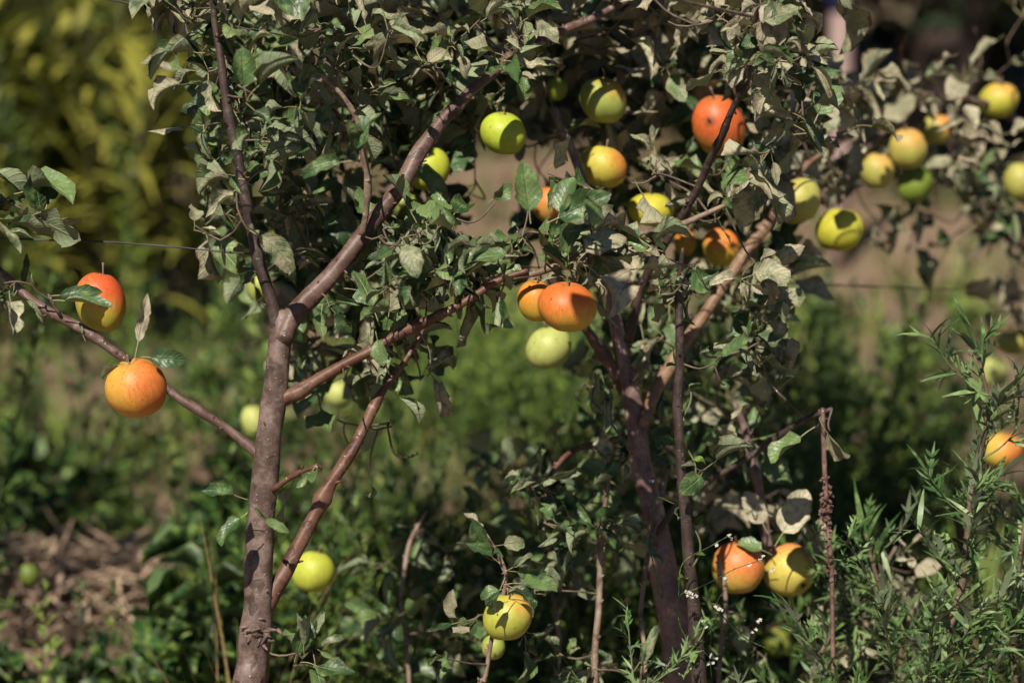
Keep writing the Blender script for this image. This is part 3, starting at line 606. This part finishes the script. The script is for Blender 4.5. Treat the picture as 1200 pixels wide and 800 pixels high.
B.clusters(zone(rz, 600, -10, 900, 60, 36, 2.82, 3.4), .85, .05); B.clusters(zone(rz, 600, 50, 900, 190, 32, 2.9, 3.4), .7, .046)
B.clusters(zone(rz, 840, -10, 960, 100, 18, 2.68, 2.85), .5, .036); B.clusters(zone(rz, 830, 100, 960, 210, 18, 2.75, 3.1), .4, .046)
B.clusters(zone(rz, 690, 180, 900, 300, 32, 2.8, 3.2), .55, .046); B.clusters(zone(rz, 700, 300, 920, 420, 22, 2.85, 3.25), .4, .045)
B.clusters(zone(rz, 680, 400, 900, 560, 26, 2.85, 3.35), .2, .046); B.clusters(zone(rz, 620, 0, 900, 300, 70, 3.2, 3.55), .2, .054, (6, 10))
B.clusters(zone(rz, 690, 300, 900, 560, 26, 3.25, 3.6), .1, .05, (5, 9)); B.clusters(zone(rz, 880, 90, 1010, 230, 30, 3.05, 3.45), .9, .05)
B.clusters(zone(rz, 860, 470, 975, 530, 5, 2.92, 3.05), .6, .045, (3, 5)); B.clusters(zone(rz, 880, 280, 945, 470, 12, 3.1, 3.5), .6, .05, (4, 7))
B.clusters(zone(rz, 800, 560, 980, 640, 8, 3.1, 3.5), .7, .05, (3, 6))
B.clusters(zone(rz, 600, -420, 1000, -10, 80, 2.8, 3.5), .4, .065, (6, 10), lo=True, maxd=.7)
shp = np.array([P(rz.uniform(765, 815), rz.uniform(600, 800), 3.05) + S * rz.uniform(.75, 1.35) for _ in range(34)])  # leaf clusters added out of view, towards the sun, to shade the lower trunk
shp = shp[proj(shp)[:, 1] < -70]
B.clusters(shp, .4, .05, (6, 10), maxd=.7)
hand(B, 4, [(908, 640, .6, -1, 0, 3.02, 78, .2, 1, .1, 41), (900, 625, -.5, -1, 0, 3.04, 56, -.3, 1, .9, 41), (940, 660, .5, -1, 0, 3.1, 60, .3, 1, .6, 43), (905, 650, -.6, -.4, -.1, 3.05, 40, .2, 0, .9), (960, 490, .3, 1, -.2, 2.93, 60, .7, .8, .5), (955, 500, -.8, .4, -.2, 2.93, 60, .4, .1, .9)])
B.finish()

# --- unseen tree added outside the left border so its crown shades the weeds
E = Tree('apple_tree', (-1.5, 2.95, 0), 'unseen apple tree added beyond the left border to shade the weeds', 'tree', 91)
E.limb(None, 0, 0, M_TRUNK, 'trunk', 12, .05, 6, world=[[-1.5, 2.95, -.03, .03], [-1.48, 2.93, .5, .025], [-1.45, 2.95, 1.0, .02], [-1.42, 2.98, 1.5, .014], [-1.4, 3.0, 1.9, .007]])
for e_ in ((-1.0, 2.8, 1.55), (-.95, 3.1, 1.8), (-1.9, 3.0, 1.5)): E.limb(None, 0, 0, M_LIMB, world=[[-1.45, 2.95, .9, .012], [(-1.45 + e_[0]) / 2, (2.95 + e_[1]) / 2, 1.25, .009], [*e_, .004]])
E.clusters(np.stack([rz.uniform(-1.7, -.88, 70), rz.uniform(2.65, 3.35, 70), rz.uniform(1.25, 2.0, 70)], 1), .35, .06, (6, 10), lo=True, maxd=.7)
E.finish()

# --- slim dark whip in focus, wound by a vine
W_ = Tree('young_apple_tree', P(822, 830, 2.84) * [1, 1, 0], 'slim dark young tree standing straight in front of the mauve trunk', 'tree', 31)
tb = P(822, 830, 2.84)
W_.limb(None, 0, 0, M_DARKB, 'trunk', 12, .07, 14, clear=4, world=[[tb[0] + .01, tb[1], -.03, .010], [tb[0], tb[1], tb[2] * .5, .0095]] + pxc([(820, 815, 9), (815, 740, 9), (808, 670, 7.5), (803, 600, 7), (797, 520, 6.5), (794, 450, 6), (795, 400, 5.5), (797, 340, 4.5), (800, 290, 3)], 2.84, 2.8).tolist())
W_.clusters(zone(rz, 750, 270, 860, 400, 13, 2.7, 2.92), .35, .038, (4, 8)); W_.clusters(zone(rz, 765, 420, 850, 560, 10, 2.75, 2.95), .15, .04, (3, 6))
W_.clusters(np.array([P(797, 335, 2.77), P(815, 310, 2.76), P(780, 300, 2.76), P(830, 395, 2.78), P(775, 345, 2.76)]), .2, .046)
W_.finish()
vi = MB(); s_ = np.linspace(0, 1, 160); cc = np.array([P(820 - 26 * q, 815 - 480 * q, 2.835) for q in s_]); r_ = np.interp(s_, [0, 1], [.0115, .008])
an = s_ * 34; tube(vi, cc + np.stack([np.cos(an) * r_, np.sin(an) * r_, 0 * an], 1), .0014, 5, a=(.5, 0, 1))
for q in range(10, 155, 9):
    t = LEAVES_LO[q % 16]; d = norm(np.array([math.cos(an[q]), math.sin(an[q]) - .4, .2])); vi.inst(t, (frame(d, .3) * .018)[None], cc[q][None], [.6], [.1])
o = vi.build('vine', M_WEED); tag(o, 'thin green vine wound round the slim dark young tree', 'vine')

# --- leafy suckers and low shoots
def shoot(label, rows, d0, d1, cl, dry, size, seed, mat=M_TWIG, lo=False, nl=(4, 8), fin=True):
    b0 = P(rows[0][0], rows[0][1], d0); T = Tree('apple_shoot', b0 * [1, 1, 0], label, 'shoot', seed, 'low leafy shoots under the trees')
    wp = pxc(rows, d0, d1).tolist(); wp = [[wp[0][0], wp[0][1], -.02, wp[0][3]]] + wp
    T.limb(None, 0, 0, mat, 'stem', 7, .05, 5, world=wp); T.clusters(cl, dry, size, nl, lo=lo)
    if fin: T.finish()
    return T
WIN2 = WINDOWS[:]; WINDOWS[:] = [(0, 0, 1200, 470, 9, 1), (540, 690, 625, 800, 2.9, .5)]
T = shoot('low shoot carrying the small yellow green apple at the bottom', [(560, 830, 3), (568, 790, 3), (578, 740, 3), (588, 700, 3), (592, 672, 2.5), (584, 648, 2), (572, 626, 1.5)], 2.88, 2.84,
      np.array([P(590, 685, 2.82), P(575, 655, 2.82), P(608, 690, 2.84), P(545, 765, 2.82), P(520, 770, 2.82), P(560, 720, 2.9), P(615, 740, 2.92), P(600, 760, 2.9), P(540, 730, 2.9)]), .2, .036, 41, fin=False)
hand(T, 0, [(590, 690, -.7, .1, -.2, 2.82, 34, .3, .1, .6), (588, 672, .8, -.5, -.2, 2.82, 40, .4, .3, .8), (586, 660, -.8, -.6, -.2, 2.82, 42, .3, .3, .4), (574, 630, -.5, -.9, 0, 2.83, 38, .5, .6, .8), (592, 676, -.4, .8, -.2, 2.80, 44, .2, .1, .3), (578, 640, .8, -.2, -.1, 2.82, 36, .2, .5, .8), (590, 668, 1, .1, -.2, 2.82, 46, .5, .2, .5)])
T.finish()
shoot('brown stemmed shoot rising from weeds below the central apples', [(697, 830, 5), (698, 760, 5), (703, 690, 4), (706, 620, 4), (712, 560, 3), (705, 520, 2)], 2.98, 3.0,
      zone(rz, 620, 560, 760, 800, 20, 2.9, 3.15), .1, .04, 42)
shoot('dark leafy shoot between the red brown sucker and the bottom apple', [(480, 830, 3), (478, 760, 3), (470, 700, 3), (480, 640, 3), (500, 600, 2)], 3.2, 3.25,
      zone(rz, 420, 610, 560, 800, 13, 3.1, 3.4), .05, .042, 43)
shoot('leafy shoot in front of the base of the mauve trunk', [(840, 830, 3), (845, 760, 3), (850, 700, 3), (840, 650, 2)], 3.0, 3.05,
      zone(rz, 800, 660, 920, 800, 13, 2.95, 3.25), .08, .04, 44)
shoot('shaded shoot behind the slim dark young tree', [(650, 830, 3), (655, 740, 3), (640, 640, 3), (640, 540, 2)], 3.35, 3.4,
      zone(rz, 560, 500, 720, 700, 24, 3.25, 3.5), .08, .045, 45)
shoot('leafy shoot with dry tan leaves among the lower right weeds', [(1000, 830, 4), (1010, 760, 4), (1025, 690, 3), (1050, 640, 2)], 3.2, 3.25,
      zone(rz, 940, 640, 1070, 760, 12, 3.1, 3.4), .85, .036, 46)
WINDOWS[:] = WIN2

# --- blurred tree at the right
D = Tree('apple_tree', P(1260, 830, 3.8) * [1, 1, 0], 'blurred apple tree reaching in from the right border with dry pale leaves', 'tree', 51)
tb = P(1260, 830, 3.8)
D.limb(None, 0, 0, M_DARKB, 'trunk', 12, .05, 8, world=[[tb[0], tb[1], -.03, .035], [tb[0], tb[1], tb[2], .03], [*P(1255, 500, 3.8), .024], [*P(1250, 250, 3.8), .016], [*P(1240, 60, 3.8), .01]])
D.limb([(1250, 230, 7), (1215, 165, 6), (1175, 130, 5), (1130, 115, 4.5), (1080, 120, 4), (1040, 150, 3.5), (1010, 180, 3)], 3.8, 3.5, M_LIMB)
D.limb([(1100, 118, 4), (1065, 100, 3), (1055, 60, 3), (1060, 40, 2)], 3.6, 3.5, M_RED); D.limb([(1252, 330, 7), (1220, 300, 5), (1185, 280, 4), (1150, 250, 3)], 3.8, 3.7, M_DARKB)
D.limb([(1252, 480, 6), (1215, 420, 5), (1190, 370, 4), (1175, 350, 3)], 3.8, 3.8, M_DARKB)
WINDOWS[:] = [(930, 330, 1140, 800, 9, 1), (1110, 430, 1200, 600, 9, .8), (930, 0, 1200, 60, 9, .85), (1110, 240, 1150, 330, 9, .8)]
D.clusters(zone(rz, 960, 90, 1200, 200, 46, 3.4, 3.8), .85, .05, (4, 7)); D.clusters(zone(rz, 1140, 190, 1260, 330, 24, 3.6, 4.0), .5, .05)
D.clusters(zone(rz, 1020, 200, 1130, 300, 10, 3.6, 3.9), .3, .05, (3, 6)); D.clusters(zone(rz, 1150, 350, 1240, 430, 9, 3.7, 3.95), .9, .06, (3, 6))
D.clusters(zone(rz, 1000, 60, 1200, 130, 14, 3.4, 3.7), .9, .05, (3, 6))
D.clusters(zone(rz, 1100, -300, 1400, 50, 24, 3.5, 4.1), .5, .065, lo=True)
D.finish()

# ------------------------------------------------------------------ wires
m, n, b = newmat('galvanised_wire'); b.inputs['Base Color'].default_value = (.05, .045, .04, 1); b.inputs['Metallic'].default_value = .3; b.inputs['Roughness'].default_value = .6
M_WIRE = m
def wire(label, rows):
    p = spline(np.array([P(*r) for r in rows]), .02); mb = MB(); an = np.arange(len(p)) * .9
    for s in (0, np.pi): tube(mb, p + np.stack([0 * an, np.cos(an + s) * .0005, np.sin(an + s) * .0005], 1), .00085, 6)
    tag(mb.build('wire', M_WIRE), label, 'wire', 'trellis wires along the tree row')
wire('long sagging wire crossing the whole row behind the grey trunk', [(-200, 268, 2.86), (0, 279, 2.86), (150, 285, 2.86), (285, 297, 2.86), (420, 306, 2.9), (640, 314, 3.05), (920, 331, 3.35), (1200, 342, 3.6), (1450, 348, 3.8)])
wire('short upper wire slanting through the leader near the top border', [(-100, -50, 3.0), (115, -3, 2.95), (220, 18, 2.92), (310, 38, 2.9), (420, 52, 2.95), (560, 60, 3.1)])

# ------------------------------------------------------------------ distinct weeds
def world_plant(name, t, x, y, mat, label, cat, group=None, rnd=.4, dry=0, rot=0, s=1):
    z = float(hgt(x, y)) - .01; mb = MB(); c, s_ = math.cos(rot), math.sin(rot); Mx = np.array([[c, -s_, 0], [s_, c, 0], [0, 0, 1]]) * s
    mb.inst(t, Mx[None], np.zeros((1, 3)), [rnd], [dry]); o = mb.build(name, mat); o.location = (x, y, z); return tag(o, label, cat, group)
def feathery(name, rows, d0, d1, label, seed, side=22, L0=.05, group='feathery grey green weeds in the lower right', sidepts=None):
    rng = RS(seed); base = P(rows[0][0], rows[0][1], d0) * [1, 1, 0]; root = empty(name, base); tag(root, label, 'weed', group)
    wp = pxc(rows, d0, d1).tolist(); wp = [[wp[0][0], wp[0][1], -.02, wp[0][3]]] + wp; c = spline(np.array(wp), .008)
    st = MB(); tube(st, c[:, :3], c[:, 3], 7, .05, rng, knots=12); fo = MB(); n = len(c)
    z0 = P(600, 830, d0)[2]; idx = [i for i in range(n) if c[i, 2] > z0 * .6]
    def leaves(pp, T, L, k):
        for q in range(k):
            d = norm(rng.randn(3) * .7 + T * .9 + np.array([0, -.1, .1])); lf = lobed(rng, L * rng.uniform(.8, 1.5), rng.choice([0, 0, 1, 1, 2]), .07); fo.inst(lf, frame(d, rng.uniform(-1, 1))[None], pp[None], [rng.uniform(.1, 1)], [.0]) if not blocked(pp + d * L * .6, .01, rng, hard=True) else None
    for i in idx[::2]: leaves(c[i, :3], norm(c[min(i + 1, n - 1), :3] - c[i - 1, :3]), L0, 2)
    for s in range(side):
        i = idx[int(len(idx) * (.1 + .88 * s / side))]; f = s / side; T = norm(c[min(i + 1, n - 1), :3] - c[i - 1, :3]); a = rng.uniform(0, 6.28) if s % 3 else rng.choice([0, np.pi]) + rng.uniform(-.4, .4)
        ln = rng.uniform(.08, .2) * (1.15 - .8 * f); d = norm(np.array([math.cos(a), math.sin(a) * .7, 0]) * .9 + T * .7); e = c[i, :3] + d * ln + np.array([0, 0, .25 * ln])
        q = spline(np.array([c[i, :3], c[i, :3] + d * ln * .55, e]), .008); tube(fo, q, np.linspace(.0014, .0006, len(q)), 5, a=(.5, 0, 1))
        for j in range(1, len(q)): leaves(q[j], norm(q[j] - q[j - 1]), L0 * .6, 1 + j % 2)
    st.build('stem', M_TWIG2, root, base); fo.build('foliage', M_FEATH, root, base)
M_TWIG2 = bark('weed_stem', (.09, .06, .04), (.18, .125, .085), gloss=.6)
M_FEATH = leaf_mat('mugwort_leaf', [(.018, .05, .012), (.06, .125, .032), (.19, .26, .10)], [(.3, .25, .14), (.3, .25, .14)], (.2, .24, .15), (.12, .14, .06), rough=.5, trans=.12, veins=False)
feathery('mugwort', [(1080, 830, 4), (1095, 775, 4), (1112, 735, 5), (1126, 690, 5), (1133, 640, 5), (1136, 590, 4), (1147, 540, 3.5), (1158, 480, 3), (1150, 430, 2), (1143, 405, 1.5)], 2.92, 2.9, 'tallest feathery grey green weed with a bent woody stem, lower right', 61, 20, .062)
feathery('mugwort', [(1190, 830, 3), (1188, 740, 3), (1196, 650, 3), (1204, 590, 2)], 2.98, 2.96, 'feathery weed cut by the right border beside the tallest one', 62, 12, .055)
feathery('mugwort', [(1050, 830, 3), (1055, 760, 3), (1035, 700, 2.5), (1020, 650, 2), (1015, 625, 1.5)], 3.1, 3.06, 'short feathery weed left of the tallest bent stem', 63, 10, .055)
feathery('mugwort', [(950, 830, 3), (955, 780, 3), (975, 740, 2), (985, 700, 2)], 3.1, 3.12, 'feathery weed below the pair of orange and yellow apples', 64, 12, .045)
feathery('mugwort', [(752, 850, 2), (750, 810, 2), (752, 780, 1.5)], 2.75, 2.75, 'bright feathery sprig poking up at the bottom border', 65, 8, .035)
# dry seed stalk
def stalk(label, rows, d, seed):
    rng = RS(seed); base = P(rows[0][0], rows[0][1], d) * [1, 1, 0]; root = empty('dry_stalk', base); tag(root, label, 'dry stalk')
    wp = pxc(rows, d).tolist(); c = spline(np.array([[wp[0][0], wp[0][1], -.02, wp[0][3]]] + wp), .006); mb = MB(); tube(mb, c[:, :3], c[:, 3], 8, .12, rng, knots=10); mb.build('stem', M_RED2, root, base)
    sd_ = MB()
    for q in range(150):
        y = rng.choice([rng.normal(600, 14), rng.uniform(560, 680)]); x = np.interp(y, [r[1] for r in rows][::-1], [r[0] for r in rows][::-1]) + rng.normal(0, 3.6)
        p = P(x, y, d + rng.normal(0, .004)); v = norm(rng.randn(3)); tube(sd_, np.array([p, p + v * .003, p + v * .006]), [.0012, .0022, .0008], 5)
    sd_.build('seed_head', M_RED2, root, base)
M_RED2 = bark('dry_stalk_bark', (.10, .05, .04), (.2, .12, .10), gloss=.7)
stalk('upright reddish dry seed stalk right of the paired apples', [(976, 830, 2.5), (975, 690, 3), (972, 640, 3), (969, 600, 3.5), (966, 540, 3), (964, 478, 3)], 2.95, 71)
# white flowered weed
m, n, b = newmat('white_petal'); b.inputs['Base Color'].default_value = (.42, .40, .33, 1); b.inputs['Roughness'].default_value = .7; M_WHITE = m
root = empty('flowering_weed', P(840, 830, 2.82) * [1, 1, 0]); tag(root, 'wispy weed with tiny white flower clusters before the mauve trunk', 'weed'); b0 = np.array(root.location)
st = MB(); fl = MB(); rng = RS(81)
def fpath(rows): q = spline(np.array([P(*r) for r in rows]), .006); tube(st, q, np.linspace(.0009, .0005, len(q)), 5); return q
g0 = P(840, 830, 2.82); tube(st, np.array([[g0[0], g0[1], -.01], g0]), .001, 5)
fpath([(840, 830, 2.82), (832, 770, 2.82), (838, 712, 2.8), (850, 690, 2.79)])
fpath([(832, 770, 2.82), (800, 740, 2.8), (795, 700, 2.79), (815, 690, 2.79), (836, 680, 2.78), (862, 666, 2.78), (895, 655, 2.78)])
fpath([(795, 700, 2.79), (800, 660, 2.79), (832, 640, 2.79), (858, 625, 2.79)])
fpath([(838, 712, 2.8), (870, 745, 2.8), (900, 760, 2.8)])
fpath([(776, 700, 2.82), (762, 640, 2.8), (766, 585, 2.8), (790, 590, 2.8)])
def petals(p, r, k):
    for _ in range(k):
        c = p + rng.randn(3) * r * .6
        for q in range(5):
            v, f, u, a = blade(.0028, .0011, .3, 2, q * 1.2566, pitch=.4); d = rng.randn(3) * .3 + [0, -.6, .6]; fl.add(v @ frame(norm(np.array([1, .3, .2]) + rng.randn(3) * .1), 0, norm(d)).T + c, f)
for (x, y, k) in [(893, 655, 7), (877, 660, 4), (840, 637, 5), (856, 628, 7), (842, 712, 9), (805, 693, 9), (812, 698, 7), (826, 732, 7), (836, 769, 10), (832, 777, 7), (905, 668, 4), (762, 565, 5), (848, 676, 3), (884, 740, 6), (890, 728, 5)]:
    fl = MB(); petals(P(x, y, 2.79), .003, max(2, int(k * .45))); fl.build('flower', M_WHITE, root, b0)
st.build('stem', M_WEED, root, b0)
# grey dry blossoms at the top right, part of the distance: lit pale post with a blue cap
m, n, b = newmat('pale_post'); ob = nd(n, 'ShaderNodeTexCoord').outputs['Object']
n.links.new(ramp(n, noise(n, ob, 12, 4), [(.3, (.34, .22, .2)), (.7, (.5, .36, .33))]), b.inputs['Base Color']); b.inputs['Roughness'].default_value = .8
pb = P(985, 32, 7.4); root = empty('post', (pb[0], pb[1], 0)); tag(root, 'pale pinkish post with a blue cap standing in the dark distance', 'post')
mb = MB(); tube(mb, np.array([[0, 0, -.05], [0.01, 0, .4], [.0, 0, .75], [0, 0, pb[2] + .06]]), .036, 12); mb.build('shaft', m, root)
m, n, b = newmat('blue_cap'); b.inputs['Base Color'].default_value = (.008, .010, .06, 1)
mb = MB(); tube(mb, np.array([[0, 0, pb[2] + .05], [0, 0, pb[2] + .08], [0, 0, pb[2] + .16], [0, 0, pb[2] + .165]]), [.040, .043, .043, .03], 12); mb.build('cap', m, root)

# ------------------------------------------------------------------ undergrowth: uncountable, merged
rs = RS(9)
MUG = [mugwort(RS(200 + i), h) for i, h in enumerate([.22, .28, .34, .4, .46, .52, .34, .4])]
BRD = [broadweed(RS(230 + i), h) for i, h in enumerate([.12, .18, .24, .3, .2, .26])]
TUF = [tuft(RS(260 + i), h) for i, h in enumerate([.12, .18, .25, .32])]
def scatter(pos, lib, rnd, dry, smin=.8, smax=1.25, scl=None):
    mb = MB(); k = len(pos)
    which = rs.randint(len(lib), size=k)
    for wi in range(len(lib)):
        q = np.where(which == wi)[0]
        if len(q) == 0: continue
        a = rs.uniform(0, 6.28, len(q)); s = rs.uniform(smin, smax, len(q)) * (1 if scl is None else scl[q]); M = np.zeros((len(q), 3, 3))
        M[:, 0, 0] = np.cos(a) * s; M[:, 0, 1] = -np.sin(a) * s; M[:, 1, 0] = np.sin(a) * s; M[:, 1, 1] = np.cos(a) * s; M[:, 2, 2] = s
        L = np.stack([pos[q, 0], pos[q, 1], hgt(pos[q, 0], pos[q, 1]) - .01], 1)
        mb.inst(lib[wi], M, L, np.clip(rs.normal(rnd, .33, len(q)), 0, 1), np.clip(rs.normal(dry, .2, len(q)), 0, 1))
    return mb
def gpx(px, y): return (px - 600) * K * y * 1.0     # lateral position of a picture column on a distance y
def band(n, px0, px1, y0, y1):
    y = rs.uniform(y0, y1, n); px = rs.uniform(px0, px1, n); return np.stack([gpx(px, y), y], 1)
def not_in(pos, boxes):
    ok = np.ones(len(pos), bool)
    for (px0, px1, y0, y1) in boxes:
        c = pos[:, 0] / (K * pos[:, 1]) + 600; ok &= ~((c > px0) & (c < px1) & (pos[:, 1] > y0) & (pos[:, 1] < y1))
    return pos[ok]
BARE = [(-60, 190, 3.3, 4.1), (190, 320, 4.4, 4.9), (1020, 1250, 4.7, 8), (60, 130, 5.0, 5.6), (-200, 420, 5.7, 7.5)]
und = []
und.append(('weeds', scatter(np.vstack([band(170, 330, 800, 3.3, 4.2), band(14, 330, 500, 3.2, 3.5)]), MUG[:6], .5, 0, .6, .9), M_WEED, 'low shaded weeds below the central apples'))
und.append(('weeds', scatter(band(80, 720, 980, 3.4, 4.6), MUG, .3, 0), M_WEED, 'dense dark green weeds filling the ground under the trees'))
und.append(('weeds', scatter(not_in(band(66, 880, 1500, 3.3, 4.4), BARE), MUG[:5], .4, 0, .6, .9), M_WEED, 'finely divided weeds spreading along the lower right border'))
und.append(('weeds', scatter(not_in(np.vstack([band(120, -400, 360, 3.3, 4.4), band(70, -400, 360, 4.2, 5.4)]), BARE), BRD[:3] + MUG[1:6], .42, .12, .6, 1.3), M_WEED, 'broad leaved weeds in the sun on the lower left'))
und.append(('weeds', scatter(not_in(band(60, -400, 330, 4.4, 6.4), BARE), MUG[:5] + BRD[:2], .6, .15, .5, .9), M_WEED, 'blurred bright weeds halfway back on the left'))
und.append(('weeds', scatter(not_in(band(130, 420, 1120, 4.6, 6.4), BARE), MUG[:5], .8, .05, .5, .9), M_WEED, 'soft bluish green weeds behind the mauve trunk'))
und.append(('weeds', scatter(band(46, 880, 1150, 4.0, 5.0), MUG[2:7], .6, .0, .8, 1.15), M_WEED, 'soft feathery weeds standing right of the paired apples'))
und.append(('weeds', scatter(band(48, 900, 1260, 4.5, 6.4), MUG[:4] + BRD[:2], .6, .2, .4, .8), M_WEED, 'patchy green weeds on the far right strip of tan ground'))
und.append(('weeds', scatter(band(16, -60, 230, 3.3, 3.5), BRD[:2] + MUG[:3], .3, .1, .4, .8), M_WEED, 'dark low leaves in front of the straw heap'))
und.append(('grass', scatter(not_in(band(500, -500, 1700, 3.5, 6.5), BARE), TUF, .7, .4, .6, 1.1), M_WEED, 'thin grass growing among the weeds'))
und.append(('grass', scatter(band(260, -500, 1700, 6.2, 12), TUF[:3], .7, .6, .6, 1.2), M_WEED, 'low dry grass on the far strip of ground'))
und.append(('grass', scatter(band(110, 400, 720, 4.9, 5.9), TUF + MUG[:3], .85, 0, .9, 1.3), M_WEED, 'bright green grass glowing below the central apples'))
und.append(('grass', scatter(band(5, 225, 300, 3.0, 3.15), [tuft(RS(5), .5, 6, .5, .0016)], 1, .5, .8, 1), M_REED, 'yellow wiry grass beside the foot of the grey trunk'))
for nme, mb, mt, lb in und: tag(mb.build(nme, mt), lb, None, None, 'stuff')
# tall yellow green reeds at the upper left
def reed(rng):
    ts = []; H = rng.uniform(1.0, 1.5)
    for s in range(6):
        a = rng.uniform(0, 6.28); t = np.linspace(0, 1, 7); ax = np.stack([math.cos(a) * (.03 + .15 * t ** 2), math.sin(a) * (.03 + .15 * t ** 2), H * t * rng.uniform(.8, 1)], 1); ts.append(strip_tube(ax, .004, 4))
        for l in range(9):
            f = .15 + .8 * l / 9; p = np.array([np.interp(f, t, ax[:, c]) for c in range(3)]); ts.append(blade(rng.uniform(.22, .42), rng.uniform(.014, .028), rng.uniform(.8, 2.2), 6, rng.uniform(0, 6.28), pos=p, pitch=rng.uniform(.6, 1.3)))
    return join(ts)
RE = [reed(RS(300 + i)) for i in range(4)]
mb_pos = band(46, -420, 280, 5.9, 7.8)
rr_ = RS(17)
for i, (x, y) in enumerate(mb_pos):
    world_plant('reed', RE[i % 4], float(x), float(y), M_REED, 'blurred yellow green clump of tall leaves in the upper left distance', 'reed', 'tall yellow green clumps beyond the weeds', rnd=float(rr_.choice([.1, .4, .8, 1])), dry=float(rr_.choice([0, 0, 0, .1, .3])), rot=float(rs.uniform(0, 6)), s=float(rs.uniform(.7, 1)))
FERN = [mugwort(RS(320 + i), h) for i, h in enumerate([.95, .8, 1.05])]
for i, (px, y, sc_) in enumerate([(120, 5.0, .85), (200, 4.8, .8), (262, 5.4, .9), (60, 5.6, 1), (165, 5.9, 1), (20, 5.2, .8), (230, 6.2, 1), (-60, 5.4, 1), (300, 5.6, .9), (440, 6, .7), (560, 5.6, .55)]):
    world_plant('tall_weed', FERN[i % 3], gpx(px, y), y, M_WEED, 'tall blurred feathery weed rising behind the bare left limb', 'weed', 'tall feathery weeds on the left beyond the wire', rnd=[.75, .95, .55][i % 3], rot=i * 1.3, s=sc_)
# straw heap
mb = MB(); k = 900; py_ = rs.normal(3.92, .11, k); px_ = gpx(rs.normal(55, 50, k), py_)
for x, y in zip(px_, py_):
    hz = .14 * math.exp(-((y - 3.95) / .18) ** 2) * rs.rand(); a = rs.uniform(0, 6.28); v, f, u, s = blade(rs.uniform(.06, .2), rs.uniform(.0015, .0048), rs.uniform(-.8, 1.2), 5, a, pos=(x, y, float(hgt(x, y)) + hz), pitch=rs.uniform(-.1, .15)); mb.add(v, f, u, np.tile([rs.rand(), 0, 0], (len(v), 1)))
tag(mb.build('straw', M_STRAW), 'heap of dry reddish straw on the ground at the lower left', None, None, 'stuff')

# ------------------------------------------------------------------ dark woodland edge behind
QL = [blade(.13, .045, .6, 2, pitch=.1), blade(.10, .05, -.4, 2, pitch=.1)]
def dark_tree(x, y, zlow, H, Rr, seed, label):
    rng = RS(seed); root = empty('woodland_tree', (x, y, 0)); tag(root, label, 'tree', 'dark woodland trees behind the orchard')
    mb = MB(); top = H * .75; c = np.array([[0, 0, -.1, .16], [.05, 0, H * .3, .12], [0, .1, top, .05]]); q = spline(c, .2); tube(mb, q[:, :3], q[:, 3], 10, .08, rng)
    for i in range(9):
        a = i * 2.4; z = zlow + (H - zlow) * .6 * i / 9; e = np.array([math.cos(a) * Rr * .8, math.sin(a) * Rr * .8, z + .3]); tube(mb, spline(np.array([[0, 0, z], e * [.5, .5, 1] + [0, 0, .1], e]), .2), np.linspace(.05, .01, len(spline(np.array([[0, 0, z], e * [.5, .5, 1] + [0, 0, .1], e]), .2))), 6)
    mb.build('trunk', M_DARKB, root)
    cr = MB(); nC = 70
    for i in range(nC):
        th = rng.uniform(0, 6.28); zz = rng.rand(); r = Rr * math.sqrt(rng.rand()) * (1 - .75 * zz ** 2); ctr = np.array([math.cos(th) * r, math.sin(th) * r, zlow + .25 + (H - zlow) * zz])
        k = 110; L = ctr + rng.randn(k, 3) * [.28, .28, .2]; L[:, 2] = np.maximum(L[:, 2], zlow); M = np.array([frame(rng.randn(3), rng.uniform(-1, 1)) for _ in range(k)])
        cr.inst(QL[i % 2], M, L, rng.rand(k), np.clip(rng.normal(.1, .15, k), 0, 1))
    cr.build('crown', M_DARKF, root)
TR = [(1.55, 8.8, .5, 3.5, 1.15), (-.9, 10.2, .3, 3.6, 1.5), (1.1, 9.6, .9, 3.8, 1.8), (2.9, 9.2, .9, 3.6, 1.8), (4.9, 9.8, .6, 4, 1.8), (-3.0, 11, .2, 4, 1.7), (-5.2, 11, .2, 4, 1.7), (.2, 12.6, .1, 4.5, 1.8), (2.3, 12, .1, 4.5, 1.8), (4.4, 12.6, .1, 4.5, 1.8), (-2, 13.6, .1, 5, 1.8), (6.8, 11.5, .2, 4.5, 2), (-7.4, 12, .2, 4.5, 2)]
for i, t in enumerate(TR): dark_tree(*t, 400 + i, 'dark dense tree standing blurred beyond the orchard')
